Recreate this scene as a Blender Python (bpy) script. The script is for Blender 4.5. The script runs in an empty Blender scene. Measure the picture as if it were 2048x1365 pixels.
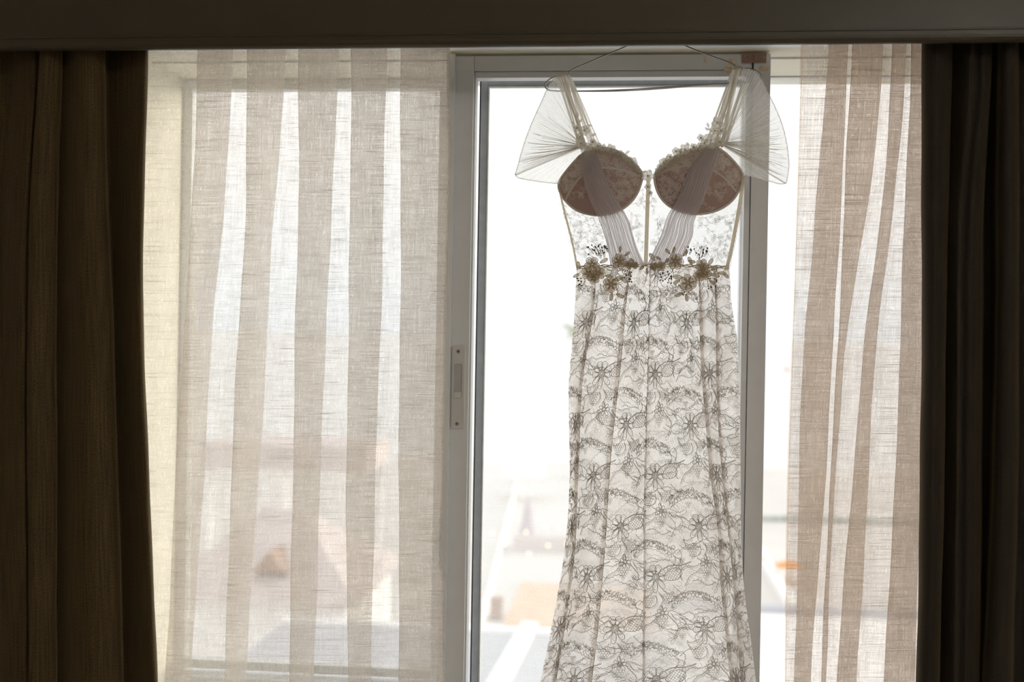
import bpy, bmesh, math, random
import numpy as np
from mathutils import Matrix, Vector, Euler

random.seed(7)
rng = np.random.default_rng(11)
SC = bpy.context.scene
COL = SC.collection
R = math.radians

# ------------------------------------------------------------------ camera
CAM = Vector((0.0, -2.2, 1.55))
LENS = 40.0
FPX = LENS / 36.0 * 2048
CAMR = Matrix.Rotation(R(5.76), 3, 'Z') @ Matrix.Rotation(R(90 - 0.283), 3, 'X') @ Matrix.Rotation(R(0.972), 3, 'Z')
cd = bpy.data.cameras.new('camera')
cam = bpy.data.objects.new('camera', cd)
COL.objects.link(cam)
cam.matrix_world = Matrix.Translation(CAM) @ CAMR.to_4x4()
cd.lens = LENS
cd.sensor_width = 36.0
cd.clip_end = 20000
cd.dof.use_dof = True
cd.dof.focus_distance = 2.17
cd.dof.aperture_fstop = 2.8
SC.camera = cam

# ------------------------------------------------------------------ sky: bright hazy overcast
W = bpy.data.worlds.new('sky')
SC.world = W
W.use_nodes = True
nt = W.node_tree
nt.nodes.clear()
wo = nt.nodes.new('ShaderNodeOutputWorld')
bg = nt.nodes.new('ShaderNodeBackground')
tc = nt.nodes.new('ShaderNodeTexCoord')
sx = nt.nodes.new('ShaderNodeSeparateXYZ')
cr = nt.nodes.new('ShaderNodeValToRGB')
nt.links.new(tc.outputs['Generated'], sx.inputs[0])
nt.links.new(sx.outputs['Z'], cr.inputs[0])
nt.links.new(cr.outputs[0], bg.inputs[0])
nt.links.new(bg.outputs[0], wo.inputs[0])
e = cr.color_ramp.elements
e[0].position = 0.0
e[0].color = (0.80, 0.845, 0.88, 1)
e[1].position = 1.0
e[1].color = (1.0, 1.0, 1.0, 1)
m_ = e.new(0.16)
m_.color = (0.99, 0.985, 0.97, 1)
bg.inputs[1].default_value = 1.5

# soft hazy sun added outside to the right to brighten the left reveal
sd = bpy.data.lights.new('added_sun', 'SUN')
sd.energy = 3.2
sd.color = (1.0, 0.95, 0.80)
sd.angle = R(20)
so_ = bpy.data.objects.new('added_sun', sd)
so_.rotation_euler = Vector((-0.92, -0.37, -0.085)).to_track_quat('-Z', 'Y').to_euler()
so_.location = (30, 20, 20)
COL.objects.link(so_)

# warm lamp added behind the camera to brighten the room (shade built below)
LAMP = Vector((1.45, -3.0, 2.44))
ld = bpy.data.lights.new('added_lamp_light', 'POINT')
ld.energy = 66.0
ld.color = (1.0, 0.975, 0.94)
ld.shadow_soft_size = 0.09
lo_ = bpy.data.objects.new('added_lamp_light', ld)
lo_.location = LAMP
COL.objects.link(lo_)

SC.view_settings.view_transform = 'Standard'
SC.view_settings.look = 'None'
SC.view_settings.exposure = 0.0
SC.view_settings.gamma = 1.0
SC.view_settings.use_curve_mapping = False
SC.cycles.max_bounces = 10
SC.cycles.diffuse_bounces = 5
SC.cycles.glossy_bounces = 3
SC.cycles.transmission_bounces = 6
SC.cycles.transparent_max_bounces = 48
SC.cycles.sample_clamp_indirect = 4.0
SC.cycles.caustics_reflective = False
SC.cycles.caustics_refractive = False


# ------------------------------------------------------------------ measuring helpers (pixel of the photograph -> point)
CR = np.array(CAMR)
CP = np.array(CAM)


def ray(px, py):
    return CR @ np.array([(px - 1024.0) / FPX, -(py - 682.5) / FPX, -1.0])


def U(px, py, Y):
    """point at world depth Y seen at a pixel"""
    d = ray(px, py)
    return CP + d * ((Y - CP[1]) / d[1])


def GZ(px, py, z):
    """point on the horizontal plane z seen at a pixel"""
    d = ray(px, py)
    return CP + d * ((z - CP[2]) / d[2])


def X(px, Y, py=150):
    return float(U(px, py, Y)[0])


def Z(py, Y, px=1200):
    return float(U(px, py, Y)[2])


# ------------------------------------------------------------------ object helpers
def link(o, parent=None):
    COL.objects.link(o)
    if parent is not None:
        o.parent = parent
        if parent.parent is None:
            o.matrix_parent_inverse = Matrix.Translation(-parent.location)
    return o


def mesh_obj(name, verts, faces, mat, parent=None, smooth=True, uv=None):
    me = bpy.data.meshes.new(name)
    me.from_pydata([tuple(map(float, v)) for v in verts], [], faces)
    if uv is not None:
        lay = me.uv_layers.new(name='UVMap')
        li = np.zeros(len(me.loops), dtype=np.int32)
        me.loops.foreach_get('vertex_index', li)
        lay.data.foreach_set('uv', np.asarray(uv, dtype=np.float32)[li].ravel())
    if smooth:
        me.polygons.foreach_set('use_smooth', [True] * len(me.polygons))
    if mat:
        me.materials.append(mat)
    me.update()
    return link(bpy.data.objects.new(name, me), parent)


def thing(name, label, cat, loc=(0, 0, 0), group=None):
    o = bpy.data.objects.new(name, None)
    o.empty_display_size = 0.1
    o.location = Vector([float(a) for a in loc])
    COL.objects.link(o)
    o['label'] = label
    o['category'] = cat
    if group:
        o['group'] = group
    return o


def tag(o, label, cat, group=None):
    o['label'] = label
    o['category'] = cat
    if group:
        o['group'] = group
    return o


def structure(name, loc=(0, 0, 0), label=None):
    o = bpy.data.objects.new(name, None)
    o.empty_display_size = 0.1
    o.location = Vector([float(a) for a in loc])
    COL.objects.link(o)
    o['kind'] = 'structure'
    if label:
        o['label'] = label
    return o


class MB:
    """collects simple solids into one mesh"""

    def __init__(s):
        s.v, s.f = [], []

    def add(s, v, f):
        o = len(s.v)
        s.v += [tuple(map(float, p)) for p in v]
        s.f += [tuple(i + o for i in q) for q in f]
        return s

    def box(s, x0, x1, y0, y1, z0, z1, bev=0.0):
        bm = bmesh.new()
        bmesh.ops.create_cube(bm, size=1)
        for v in bm.verts:
            v.co = Vector(((x0 + x1) / 2 + v.co.x * (x1 - x0), (y0 + y1) / 2 + v.co.y * (y1 - y0), (z0 + z1) / 2 + v.co.z * (z1 - z0)))
        if bev:
            bmesh.ops.bevel(bm, geom=bm.edges[:], offset=bev, segments=2, affect='EDGES', profile=0.6)
        bm.verts.index_update()
        s.add([v.co for v in bm.verts], [[v.index for v in f.verts] for f in bm.faces])
        bm.free()
        return s

    def tube(s, pts, r, n=6, cap=True):
        pts = [np.array(p, float) for p in pts]
        rr = r if hasattr(r, '__len__') else [r] * len(pts)
        V = []
        prev = None
        for i, p in enumerate(pts):
            a = pts[max(i - 1, 0)]
            b = pts[min(i + 1, len(pts) - 1)]
            t = b - a
            L = np.linalg.norm(t)
            t = t / L if L > 1e-9 else np.array([0, 0, 1.0])
            if prev is None:
                ref = np.array([0, 1.0, 0]) if abs(t[1]) < 0.9 else np.array([1.0, 0, 0])
                u = np.cross(t, ref)
            else:
                u = prev - t * np.dot(prev, t)
            nu = np.linalg.norm(u)
            u = u / nu if nu > 1e-9 else np.array([1.0, 0, 0])
            prev = u
            w = np.cross(t, u)
            for k in range(n):
                a_ = 2 * math.pi * k / n
                V.append(p + rr[i] * (u * math.cos(a_) + w * math.sin(a_)))
        F = []
        for i in range(len(pts) - 1):
            for k in range(n):
                F.append((i * n + k, i * n + (k + 1) % n, (i + 1) * n + (k + 1) % n, (i + 1) * n + k))
        if cap:
            F.append(tuple(range(n))[::-1])
            F.append(tuple(range((len(pts) - 1) * n, len(pts) * n)))
        return s.add(V, F)

    def ball(s, c, r, n=8, m=6, sq=(1, 1, 1)):
        V = [(c[0], c[1], c[2] + r * sq[2])]
        for j in range(1, m):
            th = math.pi * j / m
            for k in range(n):
                a = 2 * math.pi * k / n
                V.append((c[0] + r * sq[0] * math.sin(th) * math.cos(a), c[1] + r * sq[1] * math.sin(th) * math.sin(a), c[2] + r * sq[2] * math.cos(th)))
        V.append((c[0], c[1], c[2] - r * sq[2]))
        F = []
        for k in range(n):
            F.append((0, 1 + k, 1 + (k + 1) % n))
            for j in range(m - 2):
                a = 1 + j * n
                F.append((a + k, a + n + k, a + n + (k + 1) % n, a + (k + 1) % n))
            b = 1 + (m - 2) * n
            F.append((b + k, len(V) - 1, b + (k + 1) % n))
        return s.add(V, F)

    def cone(s, c, r0, r1, z0, z1, n=16):
        V, F = [], []
        for (r, z) in ((r0, z0), (r1, z1)):
            for k in range(n):
                a = 2 * math.pi * k / n
                V.append((c[0] + r * math.cos(a), c[1] + r * math.sin(a), z))
        for k in range(n):
            F.append((k, (k + 1) % n, n + (k + 1) % n, n + k))
        F.append(tuple(range(n))[::-1])
        F.append(tuple(range(n, 2 * n)))
        return s.add(V, F)

    def build(s, name, mat, parent=None, smooth=False):
        return mesh_obj(name, s.v, s.f, mat, parent, smooth)


# ------------------------------------------------------------------ materials
def new_mat(name):
    m = bpy.data.materials.new(name)
    m.use_nodes = True
    m.node_tree.nodes.clear()
    out = m.node_tree.nodes.new('ShaderNodeOutputMaterial')
    return m, m.node_tree, out


def paint(name, col, rough=0.6, var=0.06, scale=12.0, spec=0.3, metal=0.0, bump=0.0, bscale=300.0):
    m, t, out = new_mat(name)
    p = t.nodes.new('ShaderNodeBsdfPrincipled')
    p.inputs['Roughness'].default_value = rough
    p.inputs['Specular IOR Level'].default_value = spec
    p.inputs['Metallic'].default_value = metal
    g = t.nodes.new('ShaderNodeTexCoord')
    n = t.nodes.new('ShaderNodeTexNoise')
    n.inputs['Scale'].default_value = scale
    n.inputs['Detail'].default_value = 4
    t.links.new(g.outputs['Object'], n.inputs['Vector'])
    r = t.nodes.new('ShaderNodeValToRGB')
    a = [max(0, c * (1 - var)) for c in col]
    b = [min(1, c * (1 + var)) for c in col]
    r.color_ramp.elements[0].position = 0.3
    r.color_ramp.elements[1].position = 0.7
    r.color_ramp.elements[0].color = (*a, 1)
    r.color_ramp.elements[1].color = (*b, 1)
    t.links.new(n.outputs[0], r.inputs[0])
    t.links.new(r.outputs[0], p.inputs['Base Color'])
    if bump:
        n2 = t.nodes.new('ShaderNodeTexNoise')
        n2.inputs['Scale'].default_value = bscale
        t.links.new(g.outputs['Object'], n2.inputs['Vector'])
        bp = t.nodes.new('ShaderNodeBump')
        bp.inputs['Strength'].default_value = bump
        bp.inputs['Distance'].default_value = 0.002
        t.links.new(n2.outputs[0], bp.inputs['Height'])
        t.links.new(bp.outputs[0], p.inputs['Normal'])
    t.links.new(p.outputs[0], out.inputs[0])
    return m


def math_node(t, op, a, b=None, clamp=False):
    n = t.nodes.new('ShaderNodeMath')
    n.operation = op
    n.use_clamp = clamp
    for i, x in enumerate((a, b)):
        if x is None:
            continue
        if isinstance(x, (int, float)):
            n.inputs[i].default_value = x
        else:
            t.links.new(x, n.inputs[i])
    return n.outputs[0]


def uv_noise(t, src, su, sv, detail=2.0, off=0.0):
    mp = t.nodes.new('ShaderNodeMapping')
    mp.inputs['Scale'].default_value = (su, sv, 1)
    mp.inputs['Location'].default_value = (off, off * 1.7, off)
    t.links.new(src, mp.inputs['Vector'])
    n = t.nodes.new('ShaderNodeTexNoise')
    n.noise_dimensions = '2D'
    n.inputs['Scale'].default_value = 1.0
    n.inputs['Detail'].default_value = detail
    t.links.new(mp.outputs[0], n.inputs['Vector'])
    return n.outputs[0]


def ramp(t, x, lo, hi, a=0.0, b=1.0):
    n = t.nodes.new('ShaderNodeMapRange')
    n.inputs['From Min'].default_value = lo
    n.inputs['From Max'].default_value = hi
    n.inputs['To Min'].default_value = a
    n.inputs['To Max'].default_value = b
    t.links.new(x, n.inputs['Value'])
    return n.outputs[0]


def cloth(name, col, T, tr, weave=None, tcol=None, tint=(1, 1, 1)):
    """thin cloth: T see-through share, rest a mix of diffuse and light passing through (tr)"""
    m, t, out = new_mat(name)
    d = t.nodes.new('ShaderNodeBsdfDiffuse')
    l = t.nodes.new('ShaderNodeBsdfTranslucent')
    d.inputs[0].default_value = (*col, 1)
    l.inputs[0].default_value = (*(tcol or col), 1)
    mx = t.nodes.new('ShaderNodeMixShader')
    mx.inputs[0].default_value = tr
    t.links.new(d.outputs[0], mx.inputs[1])
    t.links.new(l.outputs[0], mx.inputs[2])
    body = mx.outputs[0]
    if T > 0:
        tp = t.nodes.new('ShaderNodeBsdfTransparent')
        tp.inputs[0].default_value = (*tint, 1)
        m2 = t.nodes.new('ShaderNodeMixShader')
        m2.inputs[0].default_value = T
        t.links.new(body, m2.inputs[1])
        t.links.new(tp.outputs[0], m2.inputs[2])
        if weave:
            tcn = t.nodes.new('ShaderNodeTexCoord')
            w = weave(t, tcn.outputs['UV'], T)
            if isinstance(w, tuple):
                w, shade = w
                for node, cc in ((d, col), (l, tcol or col)):
                    mc = t.nodes.new('ShaderNodeMix')
                    mc.data_type = 'RGBA'
                    mc.inputs['A'].default_value = (cc[0] * .42, cc[1] * .36, cc[2] * .30, 1)
                    mc.inputs['B'].default_value = (*cc, 1)
                    t.links.new(shade, mc.inputs['Factor'])
                    t.links.new(mc.outputs['Result'], node.inputs[0])
            t.links.new(w, m2.inputs[0])
        body = m2.outputs[0]
    t.links.new(body, out.inputs[0])
    return m


def linen_weave(t, uv, T):
    # horizontal slubs, vertical slubs, fine threads, soft clouds
    h = uv_noise(t, uv, 18, 900, 3, 3.1)
    v = uv_noise(t, uv, 900, 14, 3, 8.7)
    sl = uv_noise(t, uv, 9, 900, 1, 21.3)
    sv = uv_noise(t, uv, 600, 10, 1, 33.9)
    cl = uv_noise(t, uv, 45, 16, 3, 5.5)
    pin = uv_noise(t, uv, 380, 70, 2, 14.4)
    hs = ramp(t, h, 0.3, 0.7, -0.12, 0.12)
    vs = ramp(t, v, 0.3, 0.7, -0.12, 0.12)
    slub = math_node(t, 'MAXIMUM', ramp(t, sl, 0.64, 0.74, 0.0, 1.0), ramp(t, sv, 0.70, 0.80, 0.0, 0.55))
    slub = math_node(t, 'MINIMUM', slub, 1.0)
    a = math_node(t, 'ADD', hs, vs)
    a = math_node(t, 'ADD', a, T)
    a = math_node(t, 'ADD', a, ramp(t, cl, 0.35, 0.7, -0.04, 0.06))
    a = math_node(t, 'ADD', a, ramp(t, pin, 0.64, 0.74, 0.0, 0.30))
    a = math_node(t, 'SUBTRACT', a, math_node(t, 'MULTIPLY', slub, 0.30))
    a = math_node(t, 'MAXIMUM', a, 0.03)
    sh = math_node(t, 'SUBTRACT', ramp(t, h, 0.3, 0.65, 0.80, 1.0), math_node(t, 'MULTIPLY', slub, 0.75), True)
    return math_node(t, 'MINIMUM', a, 0.95), sh


def tulle_weave(t, uv, T):
    n = uv_noise(t, uv, 900, 900, 2, 2.2)
    a = math_node(t, 'ADD', ramp(t, n, 0.3, 0.7, -0.06, 0.06), T)
    return math_node(t, 'MINIMUM', math_node(t, 'MAXIMUM', a, 0.02), 0.95)


def lace_ground(t, uv, T):
    n = uv_noise(t, uv, 240, 240, 2, 4.2)
    c = uv_noise(t, uv, 28, 24, 3, 9.1)
    a = math_node(t, 'ADD', ramp(t, n, 0.3, 0.7, -0.07, 0.07), T)
    a = math_node(t, 'ADD', a, ramp(t, c, 0.42, 0.62, -0.09, 0.07))
    return math_node(t, 'MINIMUM', math_node(t, 'MAXIMUM', a, 0.02), 0.95)


def emit(name, col, s):
    m, t, out = new_mat(name)
    n = t.nodes.new('ShaderNodeEmission')
    n.inputs[0].default_value = (*col, 1)
    n.inputs[1].default_value = s
    t.links.new(n.outputs[0], out.inputs[0])
    return m


def glass(name):
    m, t, out = new_mat(name)
    a = t.nodes.new('ShaderNodeBsdfTransparent')
    a.inputs[0].default_value = (0.985, 0.99, 0.99, 1)
    b = t.nodes.new('ShaderNodeBsdfGlossy')
    b.inputs['Roughness'].default_value = 0.02
    lw = t.nodes.new('ShaderNodeLayerWeight')
    fr = math_node(t, 'ADD', math_node(t, 'MULTIPLY', math_node(t, 'POWER', lw.outputs['Facing'], 5.0), 0.75), 0.03)
    mx = t.nodes.new('ShaderNodeMixShader')
    t.links.new(fr, mx.inputs[0])
    t.links.new(a.outputs[0], mx.inputs[1])
    t.links.new(b.outputs[0], mx.inputs[2])
    t.links.new(mx.outputs[0], out.inputs[0])
    return m


def screen_mesh(name):
    """fine fly-screen cloth: pale threads, mostly open"""
    m, t, out = new_mat(name)
    g = t.nodes.new('ShaderNodeTexCoord')
    s = t.nodes.new('ShaderNodeSeparateXYZ')
    t.links.new(g.outputs['Object'], s.inputs[0])
    fx = math_node(t, 'FRACT', math_node(t, 'MULTIPLY', s.outputs['X'], 360))
    fz = math_node(t, 'FRACT', math_node(t, 'MULTIPLY', s.outputs['Z'], 330))
    th = math_node(t, 'MAXIMUM', math_node(t, 'LESS_THAN', fx, 0.14), math_node(t, 'LESS_THAN', fz, 0.18))
    d = t.nodes.new('ShaderNodeBsdfDiffuse')
    d.inputs[0].default_value = (0.86, 0.86, 0.86, 1)
    l = t.nodes.new('ShaderNodeBsdfTranslucent')
    l.inputs[0].default_value = (0.96, 0.96, 0.96, 1)
    mx = t.nodes.new('ShaderNodeMixShader')
    mx.inputs[0].default_value = 0.94
    t.links.new(d.outputs[0], mx.inputs[1])
    t.links.new(l.outputs[0], mx.inputs[2])
    tp = t.nodes.new('ShaderNodeBsdfTransparent')
    m2 = t.nodes.new('ShaderNodeMixShader')
    t.links.new(th, m2.inputs[0])
    t.links.new(tp.outputs[0], m2.inputs[1])
    t.links.new(mx.outputs[0], m2.inputs[2])
    t.links.new(m2.outputs[0], out.inputs[0])
    return m


def blackout(name, ca, cb):
    """heavy twill curtain: ribbed weave from the UV"""
    m, t, out = new_mat(name)
    p = t.nodes.new('ShaderNodeBsdfPrincipled')
    p.inputs['Roughness'].default_value = 0.75
    p.inputs['Specular IOR Level'].default_value = 0.25
    p.inputs['Sheen Weight'].default_value = 0.25
    p.inputs['Sheen Roughness'].default_value = 0.4
    p.inputs['Sheen Tint'].default_value = (0.9, 0.72, 0.4, 1)
    g = t.nodes.new('ShaderNodeTexCoord')
    uv = g.outputs['UV']
    a = uv_noise(t, uv, 900, 300, 2, 1.3)
    b = uv_noise(t, uv, 260, 8, 2, 7.3)
    f = math_node(t, 'ADD', math_node(t, 'MULTIPLY', a, 0.65), math_node(t, 'MULTIPLY', b, 0.35))
    r = t.nodes.new('ShaderNodeValToRGB')
    r.color_ramp.elements[0].position = 0.36
    r.color_ramp.elements[1].position = 0.66
    r.color_ramp.elements[0].color = (*ca, 1)
    r.color_ramp.elements[1].color = (*cb, 1)
    t.links.new(f, r.inputs[0])
    t.links.new(r.outputs[0], p.inputs['Base Color'])
    bp = t.nodes.new('ShaderNodeBump')
    bp.inputs['Strength'].default_value = 0.5
    bp.inputs['Distance'].default_value = 0.001
    t.links.new(f, bp.inputs['Height'])
    t.links.new(bp.outputs[0], p.inputs['Normal'])
    t.links.new(p.outputs[0], out.inputs[0])
    return m


M = {}
M['wall'] = paint('wall_plaster', (0.80, 0.78, 0.74), 0.9, 0.04, 6)
M['reveal'] = paint('reveal_plaster', (0.90, 0.86, 0.74), 0.85, 0.03, 6)
M['ceiling'] = paint('ceiling_paint', (0.80, 0.77, 0.70), 0.9, 0.03, 5)
M['floor'] = paint('floor_carpet', (0.36, 0.31, 0.25), 0.95, 0.25, 90, 0.1)
M['pelmet'] = paint('pelmet_paint', (0.066, 0.054, 0.035), 0.42, 0.05, 9, 0.4)
M['alu'] = paint('white_frame', (0.85, 0.87, 0.89), 0.45, 0.03, 14, 0.4)
M['alu_in'] = paint('grey_screen_frame', (0.42, 0.44, 0.47), 0.45, 0.08, 60, 0.4)
M['bead'] = paint('white_bead', (0.85, 0.85, 0.83), 0.5, 0.05, 60)
M['gasket'] = paint('black_gasket', (0.02, 0.02, 0.02), 0.7, 0.1)
M['latch'] = paint('latch_plastic', (0.72, 0.71, 0.69), 0.5, 0.02, 30)
M['recess'] = paint('latch_recess', (0.56, 0.56, 0.56), 0.6, 0.03, 30)
M['screw'] = paint('screw_steel', (0.45, 0.42, 0.38), 0.35, 0.08, 200, 0.5, 0.8)
M['bracket'] = paint('brown_bracket', (0.36, 0.245, 0.19), 0.5, 0.06, 90)
M['tape'] = paint('tape_residue', (0.80, 0.70, 0.54), 0.8, 0.25, 120)
M['shade'] = cloth('added_shade_cloth', (0.9, 0.85, 0.75), 0.35, 0.75)
M['glass'] = glass('window_glass')
M['screen'] = screen_mesh('fly_screen_cloth')
M['sheer_l'] = cloth('linen_sheer', (0.78, 0.73, 0.67), 0.58, 0.68, linen_weave, (0.85, 0.81, 0.765), (1, 0.985, 0.968))
M['sheer_r'] = cloth('linen_sheer_warm', (0.78, 0.69, 0.62), 0.50, 0.66, linen_weave, (0.87, 0.78, 0.71), (1, 0.96, 0.92))
M['dark_l'] = blackout('lit_blackout', (0.036, 0.024, 0.011), (0.138, 0.093, 0.036))  # golden light on the left curtain is put into its colour
M['dark_r'] = blackout('shaded_blackout', (0.015, 0.011, 0.007), (0.033, 0.025, 0.016))  # right curtain's colour darkened to stand for the dimmer light there
M['wire'] = paint('hanger_wire', (0.42, 0.40, 0.37), 0.3, 0.05, 60, 0.5, 0.9)
M['skirt'] = cloth('skirt_ground', (0.92, 0.88, 0.85), 0.42, 0.86, lace_ground, (0.98, 0.94, 0.90), (1, 0.98, 0.955))
M['skirt_b'] = cloth('skirt_back', (0.92, 0.90, 0.88), 0.62, 0.90, lace_ground, (0.99, 0.97, 0.95))
M['tulle'] = cloth('bodice_tulle', (0.9, 0.88, 0.86), 0.74, 0.8, tulle_weave, (0.96, 0.95, 0.94))
M['sleeve'] = cloth('sleeve_tulle', (0.88, 0.86, 0.80), 0.52, 0.76, tulle_weave, (0.97, 0.95, 0.91))
M['fold'] = cloth('tulle_fold', (0.80, 0.76, 0.67), 0.22, 0.66, None, (0.90, 0.86, 0.78))
M['hem'] = cloth('rolled_hem_tulle', (0.86, 0.83, 0.76), 0.52, 0.72, None, (0.92, 0.89, 0.82))
M['sprig'] = cloth('bodice_sprig_thread', (0.72, 0.69, 0.65), 0.45, 0.6)
M['drape'] = cloth('drape_chiffon', (0.84, 0.81, 0.82), 0.27, 0.58, tulle_weave, (0.98, 0.95, 0.96))
M['cup'] = cloth('nude_cup', (0.50, 0.385, 0.355), 0.0, 0.30, None, (0.80, 0.58, 0.53))
M['piping'] = cloth('ivory_piping', (0.86, 0.82, 0.74), 0.0, 0.22, None, (0.92, 0.86, 0.75))
M['bone'] = cloth('bone_casing', (0.84, 0.78, 0.66), 0.10, 0.70, None, (0.90, 0.84, 0.72))
M['cord'] = cloth('lace_cord', (0.46, 0.41, 0.355), 0.0, 0.20)
M['fine'] = cloth('lace_fine_thread', (0.66, 0.61, 0.56), 0.15, 0.45)
M['fine_b'] = cloth('lace_pale_thread', (0.76, 0.72, 0.68), 0.35, 0.6)
M['cuplace'] = cloth('cup_lace_thread', (0.92, 0.85, 0.79), 0.0, 0.1)
M['petal'] = cloth('ivory_petal', (0.90, 0.87, 0.79), 0.22, 0.62, None, (0.94, 0.90, 0.80))
M['bronze'] = cloth('bronze_petal', (0.66, 0.56, 0.41), 0.30, 0.52, None, (0.84, 0.74, 0.56))
M['bronze_c'] = cloth('bronze_cord', (0.66, 0.56, 0.40), 0.0, 0.35, None, (0.80, 0.68, 0.48))
M['bead_dark'] = paint('dark_beads', (0.12, 0.10, 0.075), 0.25, 0.1, 50, 0.6, 0.5)
M['pearl'] = paint('pearl', (0.70, 0.64, 0.54), 0.25, 0.03, 50, 0.6)

# outside: terrace, mauve and pink tones lightened to stand in for haze
M['sea'] = None
M['sand'] = paint('pale_sand', (0.66, 0.63, 0.60), 0.95, 0.06, 0.25)
M['white'] = paint('white_masonry', (0.90, 0.89, 0.88), 0.8, 0.02, 3)
M['roofpale'] = paint('pale_roof_deck', (0.50, 0.50, 0.53), 0.9, 0.05, 1.2)
M['terra'] = paint('terracotta_terrace', (0.70, 0.50, 0.36), 0.9, 0.10, 1.5)
M['mauve'] = paint('mauve_canvas', (0.54, 0.48, 0.51), 0.9, 0.05, 2)
M['pink'] = paint('pink_render', (0.66, 0.59, 0.57), 0.9, 0.05, 1)
M['brown'] = paint('brown_wood', (0.40, 0.28, 0.22), 0.8, 0.1, 8)
M['orange'] = paint('orange_canvas', (0.82, 0.36, 0.12), 0.8, 0.05, 4)
M['frond'] = paint('palm_frond', (0.30, 0.33, 0.10), 0.6, 0.2, 6)
M['bark'] = paint('palm_bark', (0.34, 0.28, 0.20), 0.9, 0.2, 8)
M['hedge'] = paint('grey_stone', (0.50, 0.52, 0.49), 0.9, 0.12, 1.5)
M['bulb'] = emit('lit_bulb', (1.0, 0.86, 0.55), 3.0)
M['rooftile'] = paint('rose_roof', (0.62, 0.55, 0.53), 0.9, 0.06, 3)


def sea_mat():
    m, t, out = new_mat('sea_water')
    p = t.nodes.new('ShaderNodeBsdfPrincipled')
    p.inputs['Base Color'].default_value = (0.62, 0.62, 0.61, 1)
    p.inputs['Roughness'].default_value = 0.28
    p.inputs['IOR'].default_value = 1.33
    g = t.nodes.new('ShaderNodeTexCoord')
    mp = t.nodes.new('ShaderNodeMapping')
    mp.inputs['Scale'].default_value = (0.05, 0.35, 1)
    n = t.nodes.new('ShaderNodeTexNoise')
    n.inputs['Scale'].default_value = 1.0
    n.inputs['Detail'].default_value = 5
    t.links.new(g.outputs['Object'], mp.inputs[0])
    t.links.new(mp.outputs[0], n.inputs['Vector'])
    b = t.nodes.new('ShaderNodeBump')
    b.inputs['Strength'].default_value = 0.5
    b.inputs['Distance'].default_value = 0.4
    t.links.new(n.outputs[0], b.inputs['Height'])
    t.links.new(b.outputs[0], p.inputs['Normal'])
    t.links.new(p.outputs[0], out.inputs[0])
    return m


M['sea'] = sea_mat()

# ================================================================== ROOM
ZC = 2.62                      # ceiling
YB, XL, XR = -5.2, -2.6, 2.4   # room extents
YW = 0.075                     # inner face of window wall
YO = 0.42                      # outer face
YV = 0.335                     # plane of the outer sashes
OX0, OX1 = X(367, YV), X(2010, 0.10)
OZ0, OZ1 = 0.69, float(U(600, 158, YV)[2])


def struct(name, mb, mat, parent=None):
    o = mb.build(name, mat, parent)
    if parent is None:
        o['kind'] = 'structure'
    return o


struct('floor', MB().box(XL, XR, YB, YW, -0.1, 0.0), M['floor'])
struct('ceiling', MB().box(XL, XR, YB, YW, ZC, ZC + 0.1), M['ceiling'])
struct('wall_left', MB().box(XL - 0.1, XL, YB, YW, -0.1, ZC + 0.1), M['wall'])
struct('wall_right', MB().box(XR, XR + 0.1, YB, YW, -0.1, ZC + 0.1), M['wall'])
struct('wall_back', MB().box(XL - 0.1, XR + 0.1, YB - 0.1, YB, -0.1, ZC + 0.1), M['wall'])
wf = MB()
wf.box(XL - 0.1, OX0, YW, YO, -0.1, ZC + 0.1)
wf.box(OX1, XR + 0.1, YW, YO, -0.1, ZC + 0.1)
wf.box(OX0, OX1, YW, YO, OZ1, ZC + 0.1)
wf.box(OX0, OX1, YW, YO, -0.1, OZ0)
struct('wall_front', wf, M['reveal'])

# the added lamp behind the camera: rose, cord and an open fabric drum
lamp = thing('added_ceiling_lamp', 'fabric drum ceiling lamp added unseen behind the viewpoint to brighten the room', 'lamp', (LAMP.x, LAMP.y, ZC))
MB().cone((LAMP.x, LAMP.y), .05, .06, ZC - .03, ZC - .0005, 16).build('added_lamp_rose', M['alu'], lamp)
MB().tube([(LAMP.x, LAMP.y, ZC - .03), (LAMP.x, LAMP.y, LAMP.z + .13)], .004, 6).build('cord', M['alu'], lamp)
V, F, n = [], [], 28
for (r, z) in ((.20, LAMP.z - .11), (.17, LAMP.z + .12)):
    V += [(LAMP.x + r * math.cos(2 * math.pi * k / n), LAMP.y + r * math.sin(2 * math.pi * k / n), z) for k in range(n)]
F = [(k, (k + 1) % n, n + (k + 1) % n, n + k) for k in range(n)]
mesh_obj('added_lamp_shade', V, F, M['shade'], lamp, True)

# pelmet board across the top of the window, rounded lower lip, curtain rail behind it
zp = float(U(300, 97, -0.15)[2])
pel = thing('curtain_pelmet', 'wide dark beige pelmet board hiding the curtain tops across the window', 'pelmet', (0, -0.15, zp))
prof = []
for k in range(9):
    a = math.pi * k / 8
    prof.append((-0.1375 - 0.0125 * math.cos(a), zp + 0.0125 - 0.0125 * math.sin(a)))
prof += [(-0.125, ZC - 0.001), (-0.150, ZC - 0.001)]
V, F = [], []
for x in (XL + 0.001, XR - 0.001):
    V += [(x, y, z) for (y, z) in prof]
n = len(prof)
for k in range(n):
    F.append((k, (k + 1) % n, n + (k + 1) % n, n + k))
F += [tuple(range(n))[::-1], tuple(range(n, 2 * n))]
pb = mesh_obj('pelmet_board', V, F, M['pelmet'], pel, smooth=False)
# thin raised moulding line just above the lip
MB().box(XL + 0.001, XR - 0.001, -0.1525, -0.1495, zp + 0.020, zp + 0.0235, 0.001).build('moulding', M['pelmet'], pel)
MB().box(XL + 0.3, XR - 0.3, -0.02, 0.02, zp + 0.14, zp + 0.165, 0.004).build('curtain_rail', M['alu'], pel)

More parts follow.
